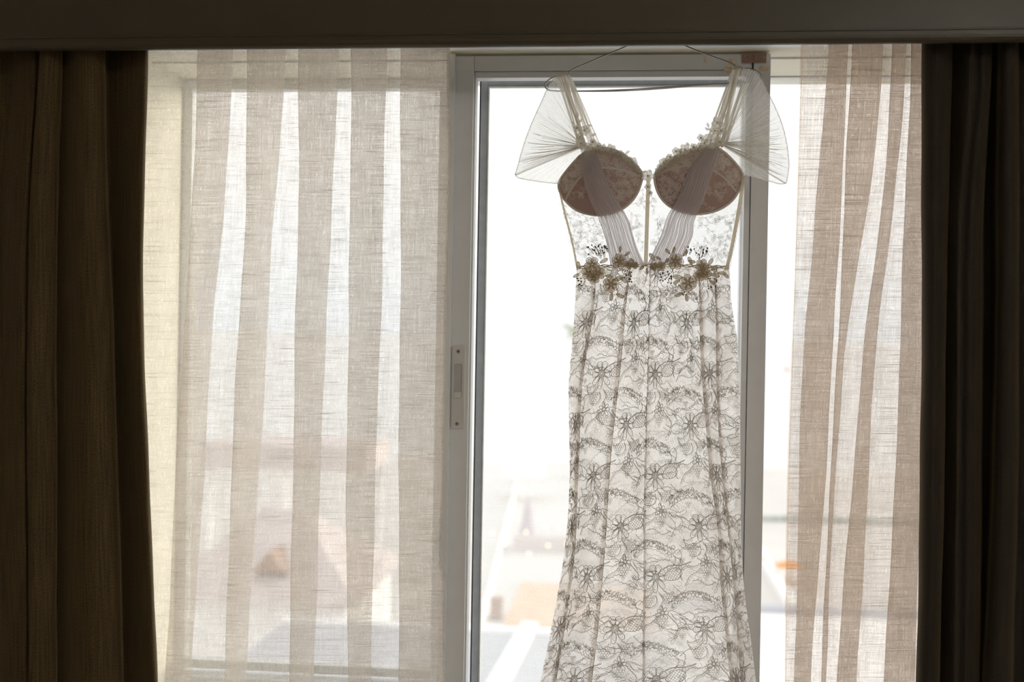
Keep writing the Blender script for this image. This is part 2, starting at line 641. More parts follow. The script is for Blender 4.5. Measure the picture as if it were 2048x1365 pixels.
# ================================================================== WINDOW
yh = 0.100
w1 = structure('window_1', (0, yh, OZ0))
zt0 = Z(104.6, yh, 1200)
MB().box(OX0 - 0.02, OX1 + 0.02, YW - 0.022, YW, zt0, OZ1 + 0.06, 0.0015).build('head_trim', M['alu'], w1)
zhr = OZ1 - 0.0005
MB().box(OX0, OX1, 0.166, 0.172, OZ1 - 0.004, OZ1 + 0.001).build('head_track', M['bead'], w1)
MB().box(OX1 - 0.03, OX1, yh, yh + 0.08, OZ0, zhr, 0.002).build('jamb', M['alu'], w1)
MB().box(OX0, OX1, yh - 0.02, YO, OZ0 - 0.03, OZ0 + 0.03, 0.003).build('window_sill', M['alu'], w1)
# left end of front frame: slim trim beside sheer edge
MB().box(X(893, yh), X(909.5, yh), yh, yh + 0.055, OZ0 + 0.03, zt0, 0.0015).build('mullion_trim', M['alu'], w1)

# left sliding sash behind the sheer
y2 = YV
w2 = structure('window_2', (X(600, y2), y2, OZ0))
x0, x1 = X(366, y2), X(905, y2)
zt, zb = zhr, OZ0 + 0.03
MB().box(x0 + 0.0, X(386, y2), y2, y2 + 0.035, zb, zt, 0.002).build('stile', M['alu'], w2)
MB().box(X(880, y2), x1, y2, y2 + 0.035, zb, zt, 0.002).build('stile', M['alu'], w2)
MB().box(X(386, y2), X(880, y2), y2, y2 + 0.035, float(U(600, 178, y2)[2]), zt, 0.002).build('rail', M['alu'], w2)
zl = float(U(600, 1330, y2)[2])
MB().box(X(386, y2), X(880, y2), y2, y2 + 0.035, zl - 0.020, zl, 0.002).build('rail', M['alu'], w2)
MB().box(X(386, y2), X(880, y2), y2 - 0.030, y2 + 0.035, zb, zl - 0.030, 0.002).build('rail', M['alu'], w2)
MB().box(X(391, y2), X(881, y2), y2 + 0.014, y2 + 0.018, zl - 0.01, zt - 0.01).build('pane', M['glass'], w2)

# centre sash with the latch
y3 = 0.115
w3 = structure('window_3', (X(1200, y3), y3, OZ0))
zt = zt0 - 0.0015
zb = OZ0 + 0.031
xa, xb, xc = X(910, y3), X(948, y3), X(956.5, y3 + 0.036)
xd, xe, xf = X(1488, y3, 430), X(1497, y3, 430), X(1541.5, y3, 140)
zr1, zr2 = Z(141.4, y3, 1000), Z(154.8, y3, 1000)
MB().box(xa, xb, y3, y3 + 0.04, zb, zt, 0.002).build('stile', M['alu'], w3)
xs = X(1506, y3, 120)
MB().box(xs + 0.0006, xf, y3, y3 + 0.04, zb, zt, 0.0015).build('stile', M['alu'], w3)
MB().box(xb + 0.0005, xs - 0.0006, y3 + 0.001, y3 + 0.04, zr1, zt, 0.0015).build('rail', M['alu'], w3)
MB().box(xb + 0.0005, xc, y3 + 0.006, y3 + 0.036, zb, zr1 - 0.0005, 0.0015).build('glazing_bead', M['alu'], w3)
MB().box(xc, xs - 0.0006, y3 + 0.005, y3 + 0.036, zr2, zr1 - 0.0008, 0.0015).build('glazing_bead', M['alu'], w3)
MB().box(xd, xs - 0.0006, y3 + 0.006, y3 + 0.036, zb, zr2, 0.0015).build('glazing_bead', M['alu'], w3)
MB().box(xb, xs, y3 + 0.002, y3 + 0.04, zb, zb + 0.03, 0.002).build('rail', M['alu'], w3)
MB().box(xc - 0.004, xd + 0.004, y3 + 0.028, y3 + 0.032, zb + 0.02, zr2 + 0.004).build('pane', M['glass'], w3)

# latch plate on the left stile
yl = y3 - 0.004
lx0, lx1, lz0, lz1 = X(901.5, yl, 775) + 0.001, X(930, yl, 775), Z(859, yl, 915), Z(691, yl, 915)


def rounded_plate(x0, x1, z0, z1, y0, y1, r, hole=None, seg=6):
    def loop(x0, x1, z0, z1, r):
        P = []
        for (cx, cz, a0) in ((x1 - r, z1 - r, 0), (x0 + r, z1 - r, 90), (x0 + r, z0 + r, 180), (x1 - r, z0 + r, 270)):
            for k in range(seg + 1):
                a = R(a0 + 90 * k / seg)
                P.append((cx + r * math.cos(a), cz + r * math.sin(a)))
        return P
    o = loop(x0, x1, z0, z1, r)
    oi = loop(x0 + 0.0012, x1 - 0.0012, z0 + 0.0012, z1 - 0.0012, max(r - 0.0012, 0.0005))
    n = len(o)
    V = [(x, y1, z) for x, z in o] + [(x, y0 + 0.0012, z) for x, z in o] + [(x, y0, z) for x, z in oi]
    F = []
    for b in (0, n):
        for k in range(n):
            F.append((b + k, b + (k + 1) % n, b + n + (k + 1) % n, b + n + k))
    if hole:
        h = loop(*hole)
        V += [(x, y0, z) for x, z in h] + [(x, y1 - 0.0005, z) for x, z in h]
        for k in range(n):
            F.append((2 * n + k, 2 * n + (k + 1) % n, 3 * n + (k + 1) % n, 3 * n + k))
            F.append((3 * n + k, 3 * n + (k + 1) % n, 4 * n + (k + 1) % n, 4 * n + k))
    else:
        F.append(tuple(range(2 * n, 3 * n)))
    return V, F


hx0, hx1 = X(907.8, yl, 760), X(924.0, yl, 760)
hz0, hz1 = Z(798, yl, 915), Z(727.6, yl, 915)
V, F = rounded_plate(lx0, lx1, lz0, lz1, yl, y3 + 0.0005, 0.006, (hx0, hx1, hz0, hz1, 0.004))
lp = mesh_obj('latch_plate', V, F, M['latch'], w3, smooth=False)
MB().box(hx0 - 0.001, hx1 + 0.001, y3 - 0.0008, y3 + 0.0002, hz0 - 0.001, hz1 + 0.001).build('recess', M['recess'], lp)
V, F = rounded_plate(hx0 + 0.0005, hx1 - 0.0005, hz0 + 0.0005, hz0 + 0.0135, yl - 0.0025, y3 - 0.0008, 0.003)
mesh_obj('latch_slider', V, F, M['latch'], lp, smooth=False)
for (sx_, sz_) in ((916.8, 703.4), (913.8, 848)):
    c = U(sx_, sz_, yl)
    b = MB()
    Vs = []
    nn = 16
    for (rr, yy) in ((0.0040, yl + 0.0002), (0.0040, yl - 0.0006), (0.0030, yl - 0.0012)):
        Vs += [(c[0] + rr * math.cos(2 * math.pi * k / nn), yy, c[2] + rr * math.sin(2 * math.pi * k / nn)) for k in range(nn)]
    Fs = [(j * nn + k, j * nn + (k + 1) % nn, (j + 1) * nn + (k + 1) % nn, (j + 1) * nn + k) for j in range(2) for k in range(nn)]
    Fs.append(tuple(range(2 * nn, 3 * nn)))
    b.add(Vs, Fs)
    b.build('screw', M['screw'], lp)
    b = MB()
    b.box(c[0] - 0.0018, c[0] + 0.0018, yl - 0.0016, yl - 0.0011, c[2] - 0.0005, c[2] + 0.0005)
    b.box(c[0] - 0.0005, c[0] + 0.0005, yl - 0.0016, yl - 0.0011, c[2] - 0.0018, c[2] + 0.0018)
    b.build('screw_slot', M['gasket'], lp)

# brown catch at the top right corner of the centre sash
yk = y3 - 0.003
bx0, bx1 = X(1484, yk, 115), X(1533, yk, 115)
bz0, bz1 = Z(125.5, yk, 1508), Z(105.5, yk, 1508)
bk = MB().box(bx0, bx1, yk, y3, bz0, bz1, 0.001).build('catch_plate', M['bracket'], w3)
for px_ in (1492.5, 1527):
    c = U(px_, 114, yk)
    MB().ball((c[0], yk, c[2]), 0.0028, 10, 6, (1, 0.4, 1)).build('screw', M['screw'], bk)
    MB().box(c[0] - 0.0008, c[0] + 0.0008, yk - 0.0016, yk - 0.0008, c[2] - 0.0008, c[2] + 0.0008).build('screw_slot', M['gasket'], bk)
c = U(1511, 114.5, yk)
V, F = rounded_plate(c[0] - 0.0035, c[0] + 0.0035, c[2] - 0.0055, c[2] + 0.005, yk - 0.004, yk, 0.003)
mesh_obj('catch_stud', V, F, M['bracket'], bk, smooth=False)
MB().box(xs - 0.0012, xs + 0.0012, y3 - 0.0012, y3 + 0.003, Z(139, y3, 1506), bz0).build('corner_gap', M['gasket'], w3)
MB().box(xs - 0.0012, xs + 0.0012, y3 - 0.0012, y3 + 0.003, bz1, zt).build('corner_gap', M['gasket'], w3)
# scraps of old tape glue on the frame
for (tx, ty, ta, tb) in ((1527, 137, 13, 6), (1462, 127, 9, 11), (1410, 119, 3, 7), (1457, 141, 10, 5)):
    Vt, n_ = [], 14
    for k in range(n_):
        a = 2 * math.pi * k / n_
        q = 1 + 0.25 * random.uniform(-1, 1)
        Vt.append(U(tx + ta * q * math.cos(a), ty + tb * q * math.sin(a), y3 - 0.0006))
    Vb = [(v[0], y3 + 0.001, v[2]) for v in Vt]
    Ft = [tuple(range(n_))] + [(k, (k + 1) % n_, n_ + (k + 1) % n_, n_ + k) for k in range(n_)]
    mesh_obj('tape_residue', Vt + Vb, Ft, M['tape'], w3, smooth=False)

# fly screen in its slim grey frame behind the sash glass
ys = 0.172
scn = thing('insect_screen', 'fine mesh insect screen in slim grey frame behind the latched sash', 'screen', (X(1200, ys), ys, OZ0))
sa, sb, sc_, sd = X(960.2, ys), X(962.6, ys), X(976.5, ys), X(980.5, ys)
ze, zf, zg, zh = Z(158.2, ys, 1000), Z(160.4, ys, 1000), Z(171.5, ys, 1000), Z(175.2, ys, 1000)
xr0, xr1 = X(1487.5, ys, 450), X(1500, ys, 450)
zb = OZ0 + 0.03
MB().box(sa, sb, ys, ys + 0.012, zb, ze).build('gasket', M['gasket'], scn)
MB().box(sa, xr1, ys, ys + 0.012, zf, ze).build('gasket', M['gasket'], scn)
MB().box(sb, sc_, ys, ys + 0.014, zb, zf, 0.0012).build('screen_frame', M['alu_in'], scn)
MB().box(sc_, xr1, ys, ys + 0.014, zg, zf, 0.0012).build('screen_frame', M['alu_in'], scn)
MB().box(xr0 + 0.004, xr1 + 0.01, ys, ys + 0.014, zb, zg, 0.0012).build('screen_frame', M['alu_in'], scn)
MB().box(sc_, xr1, ys, ys + 0.014, zb, zb + 0.015, 0.0012).build('screen_frame', M['alu_in'], scn)
MB().box(sc_ + 0.0004, sd - 0.001, ys + 0.001, ys + 0.012, zb, zg, 0.001).build('spline', M['bead'], scn)
MB().box(sc_ + 0.0004, xr1, ys + 0.001, ys + 0.012, zh, zg - 0.0004, 0.001).build('spline', M['bead'], scn)
mesh_obj('screen_cloth', [(sd - 0.004, ys + 0.008, zb + 0.01), (xr0 + 0.006, ys + 0.008, zb + 0.01), (xr0 + 0.006, ys + 0.008, zh + 0.003), (sd - 0.004, ys + 0.008, zh + 0.003)],
         [(0, 1, 2, 3)], M['screen'], scn, smooth=False)

# right-hand pane behind the sheer
y4 = YV + 0.001
w4 = structure('window_4', (X(1700, y4), y4, OZ0))
xq0, xq1 = X(1480, y4, 450), OX1 - 0.031
MB().box(xq1 - 0.035, xq1, y4, y4 + 0.035, OZ0 + 0.03, zhr, 0.002).build('stile', M['alu'], w4)
MB().box(xq0, xq0 + 0.03, y4, y4 + 0.035, OZ0 + 0.03, zhr, 0.002).build('stile', M['alu'], w4)
MB().box(xq0 + 0.03, xq1 - 0.035, y4, y4 + 0.035, zhr - 0.0028, zhr - 0.0002, 0.0005).build('rail', M['bead'], w4)
MB().box(xq0 + 0.03, xq1 - 0.035, y4, y4 + 0.035, OZ0 + 0.03, OZ0 + 0.06, 0.002).build('rail', M['alu'], w4)
MB().box(xq0 + 0.02, xq1 - 0.03, y4 + 0.014, y4 + 0.018, OZ0 + 0.05, zhr - 0.002).build('pane', M['glass'], w4)


# ================================================================== CLOTH GRIDS
def chaikin(P, it=2):
    """P: (K, 2) open polyline; keeps ends"""
    for _ in range(it):
        Q = [P[0]]
        for a, b in zip(P[:-1], P[1:]):
            Q.append(a * 0.75 + b * 0.25)
            Q.append(a * 0.25 + b * 0.75)
        Q.append(P[-1])
        P = np.array(Q)
    return P


def pleated_row(xl, xr, pleats, d, e=2.0, sub=2):
    """plan of a cloth with flat Z pleats: list of (x, dy)"""
    pts = [(xl, 0.0)]
    cur, cd_ = xl, 0.0

    def run(x0, d0, x1, d1):
        for k in range(1, sub + 1):
            f = k / (sub + 1)
            pts.append((x0 + (x1 - x0) * f, d0 + (d1 - d0) * f))
    for (L, Rr, side) in pleats:
        e_ = min(e, (Rr - L) * 0.25)
        mid = (L + Rr) / 2
        s = 1 if side == 'L' else -1
        run(cur, cd_, L, 0.75 * d * s)
        pts += [(L, 0.75 * d * s), (mid, 0.95 * d * s), (Rr - e_, d * s), (Rr, 0.6 * d * s), (Rr - e_, 0.2 * d * s),
                (mid, 0), (L + e_, -0.2 * d * s), (L, -0.6 * d * s), (L + e_, -d * s), (mid, -0.95 * d * s), (Rr, -0.75 * d * s)]
        cur, cd_ = Rr, -0.75 * d * s
    run(cur, cd_, xr, 0)
    pts.append((xr, 0.0))
    return np.array(pts, float)


def interp_keys(ks, y):
    """ks: list of (y, x) -> smooth interpolation"""
    ya = np.array([k[0] for k in ks], float)
    xa = np.array([k[1] for k in ks], float)
    if len(ya) < 3:
        return float(np.interp(y, ya, xa))
    m = np.gradient(xa, ya)
    i = int(np.clip(np.searchsorted(ya, y) - 1, 0, len(ya) - 2))
    h = ya[i + 1] - ya[i]
    t = (y - ya[i]) / h
    if t < 0 or t > 1:
        return float(xa[i] + (xa[i + 1] - xa[i]) * t)
    return float((2 * t**3 - 3 * t**2 + 1) * xa[i] + (t**3 - 2 * t**2 + t) * h * m[i] + (-2 * t**3 + 3 * t**2) * xa[i + 1] + (t**3 - t**2) * h * m[i + 1])


class Grid:
    def __init__(s, rows):   # rows: array (nr, nc, 3)
        s.P = np.array(rows)
        nr, nc, _ = s.P.shape
        mid = s.P[nr // 2]
        s.u = np.concatenate([[0], np.cumsum(np.linalg.norm(np.diff(s.P, axis=1), axis=2).mean(axis=0))])
        s.v = np.concatenate([[0], np.cumsum(np.linalg.norm(np.diff(s.P, axis=0), axis=2).mean(axis=1))])

    def build(s, name, mat, parent=None, uoff=0.0):
        nr, nc, _ = s.P.shape
        V = s.P.reshape(-1, 3)
        F = [(i * nc + j, i * nc + j + 1, (i + 1) * nc + j + 1, (i + 1) * nc + j) for i in range(nr - 1) for j in range(nc - 1)]
        uv = np.stack([np.tile(s.u + uoff, nr), np.repeat(-s.v, nc)], axis=1)
        return mesh_obj(name, V, F, mat, parent, True, uv)

    def at(s, u, v, off=0.0):
        """points for arrays u, v; off moves towards -Y"""
        nr, nc, _ = s.P.shape
        j = np.clip(np.searchsorted(s.u, u) - 1, 0, nc - 2)
        i = np.clip(np.searchsorted(s.v, v) - 1, 0, nr - 2)
        a = np.clip((u - s.u[j]) / (s.u[j + 1] - s.u[j] + 1e-12), 0, 1)[:, None]
        b = np.clip((v - s.v[i]) / (s.v[i + 1] - s.v[i] + 1e-12), 0, 1)[:, None]
        P = s.P
        p = (P[i, j] * (1 - a) + P[i, j + 1] * a) * (1 - b) + (P[i + 1, j] * (1 - a) + P[i + 1, j + 1] * a) * b
        p = p.copy()
        p[:, 1] -= off
        return p


def wob(k, y, amp):
    return amp * (math.sin(y / 83.0 + k * 1.7) + 0.6 * math.sin(y / 37.0 + k * 2.9) + 0.4 * math.sin(y / 151.0 + k * 0.7))


def sheer_grid(left, right, pleats, base, d, ys_, amp=0.9, e=2.0):
    rows = []
    for y in ys_:
        pl = []
        for k, (L, Rk, side) in enumerate(pleats):
            a = interp_keys(L, y) + wob(k, y, amp)
            b = interp_keys(Rk, y) + wob(k + 20, y, amp)
            pl.append((a, max(b, a + 3), side))
        row = chaikin(pleated_row(interp_keys(left, y), interp_keys(right, y), pl, d, e), 2)
        rows.append([U(x, y, base + dy + 0.0015 * math.sin(y / 60.0 + x / 19.0)) for x, dy in row])
    return Grid(rows)


YS = np.concatenate([np.linspace(48, 1400, 110), np.linspace(1430, 2255, 24)])

kink = [(48, 900), (100, 899), (340, 898), (500, 894), (700, 890), (860, 887), (1000, 884), (1060, 881), (1100, 876), (1120, 879), (1145, 886), (1200, 887), (1365, 888.5), (2260, 880)]
sl = sheer_grid(
    [(48, 268), (700, 262), (1365, 272), (2260, 250)], [(y, x + 0.5) for y, x in kink],
    [([(48, 393), (100, 393), (460, 381), (560, 374), (1000, 348), (1365, 330), (2260, 290)], [(48, 470), (180, 464), (500, 441), (560, 435), (1000, 405), (1365, 383), (2260, 340)], 'L'),
     ([(48, 493), (180, 493), (500, 487), (560, 483), (1000, 460), (1365, 449), (2260, 420)], [(48, 575), (180, 568), (500, 544), (560, 541), (1000, 515), (1365, 491), (2260, 460)], 'L'),
     ([(48, 596), (180, 596), (500, 595), (560, 593), (1000, 584), (1365, 578), (2260, 560)], [(48, 682), (180, 675), (500, 661), (560, 657), (1000, 640), (1365, 628), (2260, 600)], 'L'),
     ([(48, 701), (180, 701), (500, 699), (560, 698), (1000, 692), (1365, 695), (2260, 690)], [(48, 776), (180, 773), (500, 765), (560, 764), (1000, 750), (1365, 743), (2260, 735)], 'L'),
     ([(48, 799), (180, 800), (500, 801), (560, 800), (1000, 797), (1365, 798), (2260, 790)], [(y, x - 2) for y, x in kink], 'L')],
    0.022, 0.018, YS)
cl = thing('sheer_curtain', 'pale linen sheer curtain with five broad flat pleats, left of the dress', 'curtain', (X(600, 0.022), 0.022, 0.0))
sl.build('sheer_cloth', M['sheer_l'], cl)
# narrow hem along the free edge
hm = MB()
nr = sl.P.shape[0]
hm.tube([sl.P[i, -1] for i in range(nr)], 0.0022, 6)
hm.build('side_hem', M['sheer_l'], cl, True)

sr = sheer_grid(
    [(48, 1604), (90, 1603), (450, 1593), (690, 1585), (1000, 1575), (1365, 1570), (2260, 1562)], [(48, 1872), (700, 1866), (1365, 1858), (2260, 1840)],
    [([(48, 1656), (100, 1655), (300, 1640), (480, 1626), (690, 1607), (1000, 1597), (1365, 1588), (2260, 1580)], [(48, 1700), (90, 1698), (400, 1683), (690, 1667), (1000, 1648), (1365, 1622), (2260, 1600)], 'R'),
     ([(48, 1706), (90, 1704), (400, 1688), (690, 1676), (1000, 1657), (1365, 1642), (2260, 1615)], [(48, 1768), (90, 1767), (400, 1738), (690, 1692), (1000, 1669), (1365, 1652), (2260, 1624)], 'L'),
     ([(48, 1785), (90, 1784), (400, 1764), (690, 1728), (1000, 1701), (1365, 1673), (2260, 1650)], [(48, 1814), (90, 1813), (400, 1790), (690, 1752), (1000, 1736), (1365, 1714), (2260, 1690)], 'L'),
     ([(48, 1823), (90, 1822), (400, 1810), (690, 1799), (1000, 1788), (1365, 1766), (2260, 1740)], [(48, 1866), (90, 1862), (400, 1856), (690, 1848), (1000, 1840), (1365, 1831), (2260, 1805)], 'L')],
    0.022, 0.018, YS, 0.9)
crt = thing('sheer_curtain', 'warm beige sheer curtain gathered in narrow folds, right of the dress', 'curtain', (X(1720, 0.022), 0.022, 0.0))
sr.build('sheer_cloth', M['sheer_r'], crt, 3.0)
hm = MB()
hm.tube([sr.P[i, 0] for i in range(sr.P.shape[0])], 0.0022, 6)
hm.build('side_hem', M['sheer_r'], crt, True)


def dark_grid(ctrl, keys_y, ys_, it=3):
    """ctrl: list of (x at each key, depth)"""
    rows = []
    for y in ys_:
        row = []
        for k, (xs_, dep) in enumerate(ctrl):
            x = interp_keys(list(zip(keys_y, xs_)), y) + wob(k * 0.35, y, 0.7)
            row.append((x, dep))
        row = chaikin(np.array(row), it)
        rows.append([U(x, y, dy) for x, dy in row])
    return Grid(rows)


YD = np.concatenate([np.linspace(48, 1400, 60), np.linspace(1430, 2370, 20)])
KY = [48, 100, 420, 700, 1050, 1365, 2370]
dl = dark_grid([
    ([-330] * 7, -0.05), ([-250] * 7, -0.10), ([-180] * 7, -0.035), ([-120] * 7, -0.10), ([-70] * 7, -0.04),
    ([-5, -10, -30, -40, -40, -40, -50], -0.030),
    ([28, 26, 4, -4, -6, -8, -20], -0.030),
    ([36, 34, 12, 2, 0, -2, -12], -0.060),
    ([66, 64, 48, 42, 44, 46, 40], -0.092),
    ([78, 77, 61, 54, 56, 58, 50], -0.080),
    ([76, 75, 57, 50, 52, 54, 46], -0.050),
    ([80, 79, 61, 55, 57, 59, 50], -0.095),
    ([84, 82, 66, 60, 62, 64, 54], -0.112),
    ([102, 101, 88, 84, 86, 87, 80], -0.104),
    ([122, 121, 110, 109, 110, 110, 104], -0.088),
    ([128, 127, 116, 113, 114, 114, 108], -0.070),
    ([126, 125, 113, 112, 113, 113, 107], -0.045),
    ([134, 133, 124, 122, 122, 122, 116], -0.055),
    ([156, 156, 156, 158, 156, 155, 150], -0.104),
    ([176, 176, 180, 184, 186, 188, 186], -0.112),
    ([198, 198, 203, 212, 218, 222, 226], -0.098),
    ([208, 208, 215, 226, 236, 243, 252], -0.080),
    ([211, 211, 218, 230, 240, 248, 260], -0.045),
    ([209, 209, 215, 226, 236, 244, 256], -0.012),
    ([232, 232, 234, 240, 252, 264, 276], -0.026),
    ([266, 266, 258, 260, 274, 288, 300], -0.062),
    ([288, 287, 276, 277, 291, 304, 317], -0.088),
    ([297, 296, 287, 288, 302, 314, 327], -0.080),
    ([298, 297, 288, 289, 303, 315, 328], -0.042)], KY, YD)
cl2 = thing('blackout_curtain', 'heavy dark olive curtain at the left end with golden light put into its colour', 'curtain', (X(100, -0.07), -0.07, 0.0))
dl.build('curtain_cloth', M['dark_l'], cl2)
dr = dark_grid([
    ([1842, 1842, 1843, 1843, 1838, 1832, 1815], -0.030),
    ([1846, 1846, 1847, 1847, 1842, 1836, 1820], -0.070),
    ([1868, 1868, 1868, 1867, 1862, 1856, 1840], -0.092),
    ([1890, 1890, 1888, 1886, 1880, 1874, 1860], -0.080),
    ([1906, 1906, 1898, 1894, 1888, 1881, 1865], -0.045),
    ([1904, 1904, 1895, 1891, 1885, 1878, 1862], -0.035),
    ([1925, 1925, 1908, 1906, 1902, 1896, 1880], -0.070),
    ([1945, 1945, 1920, 1916, 1914, 1910, 1895], -0.088),
    ([1950, 1950, 1926, 1920, 1918, 1914, 1900], -0.070),
    ([1972, 1972, 1948, 1942, 1940, 1936, 1920], -0.088),
    ([1984, 1984, 1966, 1960, 1960, 1958, 1945], -0.060),
    ([1982, 1982, 1968, 1966, 1964, 1960, 1945], -0.032),
    ([1996, 1996, 1992, 1990, 1980, 1966, 1945], -0.042),
    ([2000, 2000, 1996, 1994, 1985, 1971, 1950], -0.090),
    ([2024, 2024, 2024, 2026, 2020, 2008, 1990], -0.106),
    ([2038, 2038, 2038, 2038, 2034, 2024, 2010], -0.080),
    ([2036, 2036, 2036, 2036, 2033, 2024, 2010], -0.040),
    ([2060] * 7, -0.045), ([2090] * 7, -0.10), ([2130] * 7, -0.09), ([2160] * 7, -0.04), ([2210] * 7, -0.10), ([2260] * 7, -0.05)], KY, YD)
cr2 = thing('blackout_curtain', 'heavy dark brown curtain at the right end, darkened in colour for dimmer light', 'curtain', (X(1960, -0.07), -0.07, 0.0))
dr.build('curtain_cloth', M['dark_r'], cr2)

# ================================================================== HANGER
YHG = -0.012
hw = [(1312, 62), (1255, 92), (1200, 115), (1146, 138), (1139, 143), (1137, 152), (1131, 155), (1120, 152), (1108, 154), (1096, 160), (1089, 169), (1092, 178), (1101, 182)]
bar = [(1140, 182.5), (1220, 181), (1300, 177), (1380, 171), (1450, 167.5)]
hr = [(1490, 165.5), (1508, 166), (1519, 163), (1523.5, 154), (1519, 145), (1508, 140), (1498, 136.5), (1489, 137), (1483, 143), (1477, 142), (1472, 134), (1465, 127.5), (1420, 111), (1370, 92), (1312, 62)]
hang = thing('wire_hanger', 'thin bent metal wire hanger holding the lace dress by its straps', 'hanger', U(1312, 62, YHG))
pts = [U(x, y, YHG) for x, y in hw + bar + hr]


def smooth_pts(P, it=2):
    P = np.array(P)
    for _ in range(it):
        Q = [P[0]]
        for a, b in zip(P[:-1], P[1:]):
            Q += [a * 0.75 + b * 0.25, a * 0.25 + b * 0.75]
        Q.append(P[-1])
        P = np.array(Q)
    return P


MB().tube(smooth_pts(pts), 0.00125, 8).build('hanger_wire', M['wire'], hang, True)
# second wire twisted along the bottom bar
P2 = [U(x, y + dy, YHG + 0.0025) for (x, y), dy in zip(bar, (0.5, 2.2, 2.6, 2.0, 0.5))]
MB().tube(smooth_pts(P2), 0.0010, 6).build('hanger_bar', M['wire'], hang, True)
# neck and hook over the rail
ap = U(1312, 62, YHG)
hk = [ap + np.array([0, 0, 0.0])]
zrail = zp + 0.165
hk += [ap + np.array([0.002, 0, 0.02]), np.array([ap[0], YHG - 0.015, ap[2] + 0.05])]
for k in range(11):
    a = math.pi * k / 10
    hk.append(np.array([ap[0], -0.0255 * math.cos(a), zrail - 0.004 + 0.028 * math.sin(a)]))
hk.append(np.array([ap[0], 0.0255, zrail - 0.03]))
MB().tube(smooth_pts(hk, 1), 0.0016, 8).build('hook', M['wire'], hang, True)

# ================================================================== DRESS
DY = 0.0
dress = thing('wedding_dress', 'ivory lace wedding gown with nude cups hanging on the wire hanger', 'dress', (X(1300, 0, 540), 0.0, 0.25))

# ---- skirt
LS = [(520, 1154), (540, 1153), (600, 1150), (680, 1145), (760, 1138.5), (860, 1138), (960, 1139), (1080, 1131), (1160, 1120), (1250, 1104), (1320, 1090), (1365, 1080), (1600, 1020), (2050, 905)]
RS = [(520, 1458), (545, 1460), (600, 1463), (680, 1475), (780, 1479), (950, 1481), (1080, 1483), (1200, 1491), (1290, 1503), (1365, 1512), (1600, 1520), (2050, 1505)]
k1 = [(520, 1196), (616, 1188), (748, 1167), (943, 1157), (1080, 1152), (1365, 1112), (2050, 960)]
k2 = [(520, 1262), (600, 1253), (719, 1243), (890, 1225), (1021, 1215), (1114, 1209), (1282, 1194), (1365, 1185), (2050, 1120)]
k5 = [(520, 1300), (700, 1297), (965, 1290), (1250, 1289), (1365, 1287), (2050, 1270)]
k3 = [(520, 1396), (634, 1399), (758, 1403), (864, 1412), (943, 1419), (1046, 1434), (1189, 1443), (1282, 1452), (1365, 1460), (2050, 1530)]
k4 = [(520, 1428), (634, 1431), (748, 1432), (900, 1440), (1100, 1460), (1365, 1482), (2050, 1570)]
YSK = np.concatenate([np.linspace(531, 1380, 120), np.linspace(1400, 2050, 40)])
prow = []
for y in YSK:
    xl_, xr_ = interp_keys(LS, y) + wob(1, y, .4), interp_keys(RS, y) + wob(2, y, .4)
    f = min(1.0, (y - 520) / 120.0)
    kk = [interp_keys(k, y) + wob(i + 3, y, 0.5) for i, k in enumerate((k1, k2, k5, k3, k4))]
    w_ = [0.6 + 6 * f, 0.6 + 8 * f, 0.6 + 4 * max(0, min(1, (y - 800) / 150.0)), 0.6 + 7 * f, 0.6 + 5 * f]
    pl = [(kk[0] - w_[0], kk[0], 'R'), (kk[1] - w_[1], kk[1], 'R'), (kk[2] - w_[2] / 2, kk[2] + w_[2] / 2, 'L'), (kk[3], kk[3] + w_[3], 'L'), (kk[4], kk[4] + w_[4], 'L')]
    row = chaikin(pleated_row(xl_, xr_, pl, 0.006, 1.2, 5), 1)
    out_ = []
    for x, dy in row:
        t = (x - xl_) / (xr_ - xl_)
        s_ = 2 * t - 1
        bul = -0.048 * (1 - abs(s_) ** 2.4) * (1 + 0.35 * min(1, (y - 520) / 900.0))
        flute = 0.009 * math.cos(2 * math.pi * 3.1 * t + 0.4) * f
        out_.append(U(x, y, DY + 0.006 + bul + flute + dy))
    prow.append(out_)
SK = Grid(prow)
skirt = SK.build('skirt', M['skirt'], dress)
# back of the skirt
brow = []
for y in YSK:
    xl_, xr_ = interp_keys(LS, y) + 0.5, interp_keys(RS, y) - 0.5
    brow.append([U(xl_ + (xr_ - xl_) * t, y, DY + 0.010 + 0.030 * (1 - abs(2 * t - 1) ** 2.2) + 0.006 * math.sin(t * 23 + y / 400.0)) for t in np.linspace(0, 1, 60)])
SB = Grid(brow)
SB.build('skirt_back', M['skirt_b'], dress)

# ---- lace drawing (millimetre-like units, one unit about one photo pixel)
UNIT = 0.00096


def resample(P, step):
    P = np.array(P, float)
    L = np.concatenate([[0], np.cumsum(np.linalg.norm(np.diff(P, axis=0), axis=1))])
    n = max(2, int(round(L[-1] / step)) + 1)
    q = np.linspace(0, L[-1], n)
    return np.stack([np.interp(q, L, P[:, 0]), np.interp(q, L, P[:, 1])], axis=1)


def curve(P, it=3):
    return smooth_pts(np.array(P, float), it)


def crinkle(P, amp=0.8, step=2.4, wl=7.0):
    P = resample(P, step)
    if len(P) < 3:
        return P
    t = np.gradient(P, axis=0)
    nrm = np.stack([-t[:, 1], t[:, 0]], axis=1) / (np.linalg.norm(t, axis=1)[:, None] + 1e-9)
    s = np.arange(len(P)) * step
    ph = random.uniform(0, 6)
    a = amp * (np.sin(2 * math.pi * s / wl + ph) + 0.5 * np.sin(2 * math.pi * s / (wl * 0.61) + ph * 2))
    a *= np.minimum(1, np.minimum(np.arange(len(P)), np.arange(len(P))[::-1]) / 2.0)
    return P + nrm * a[:, None]


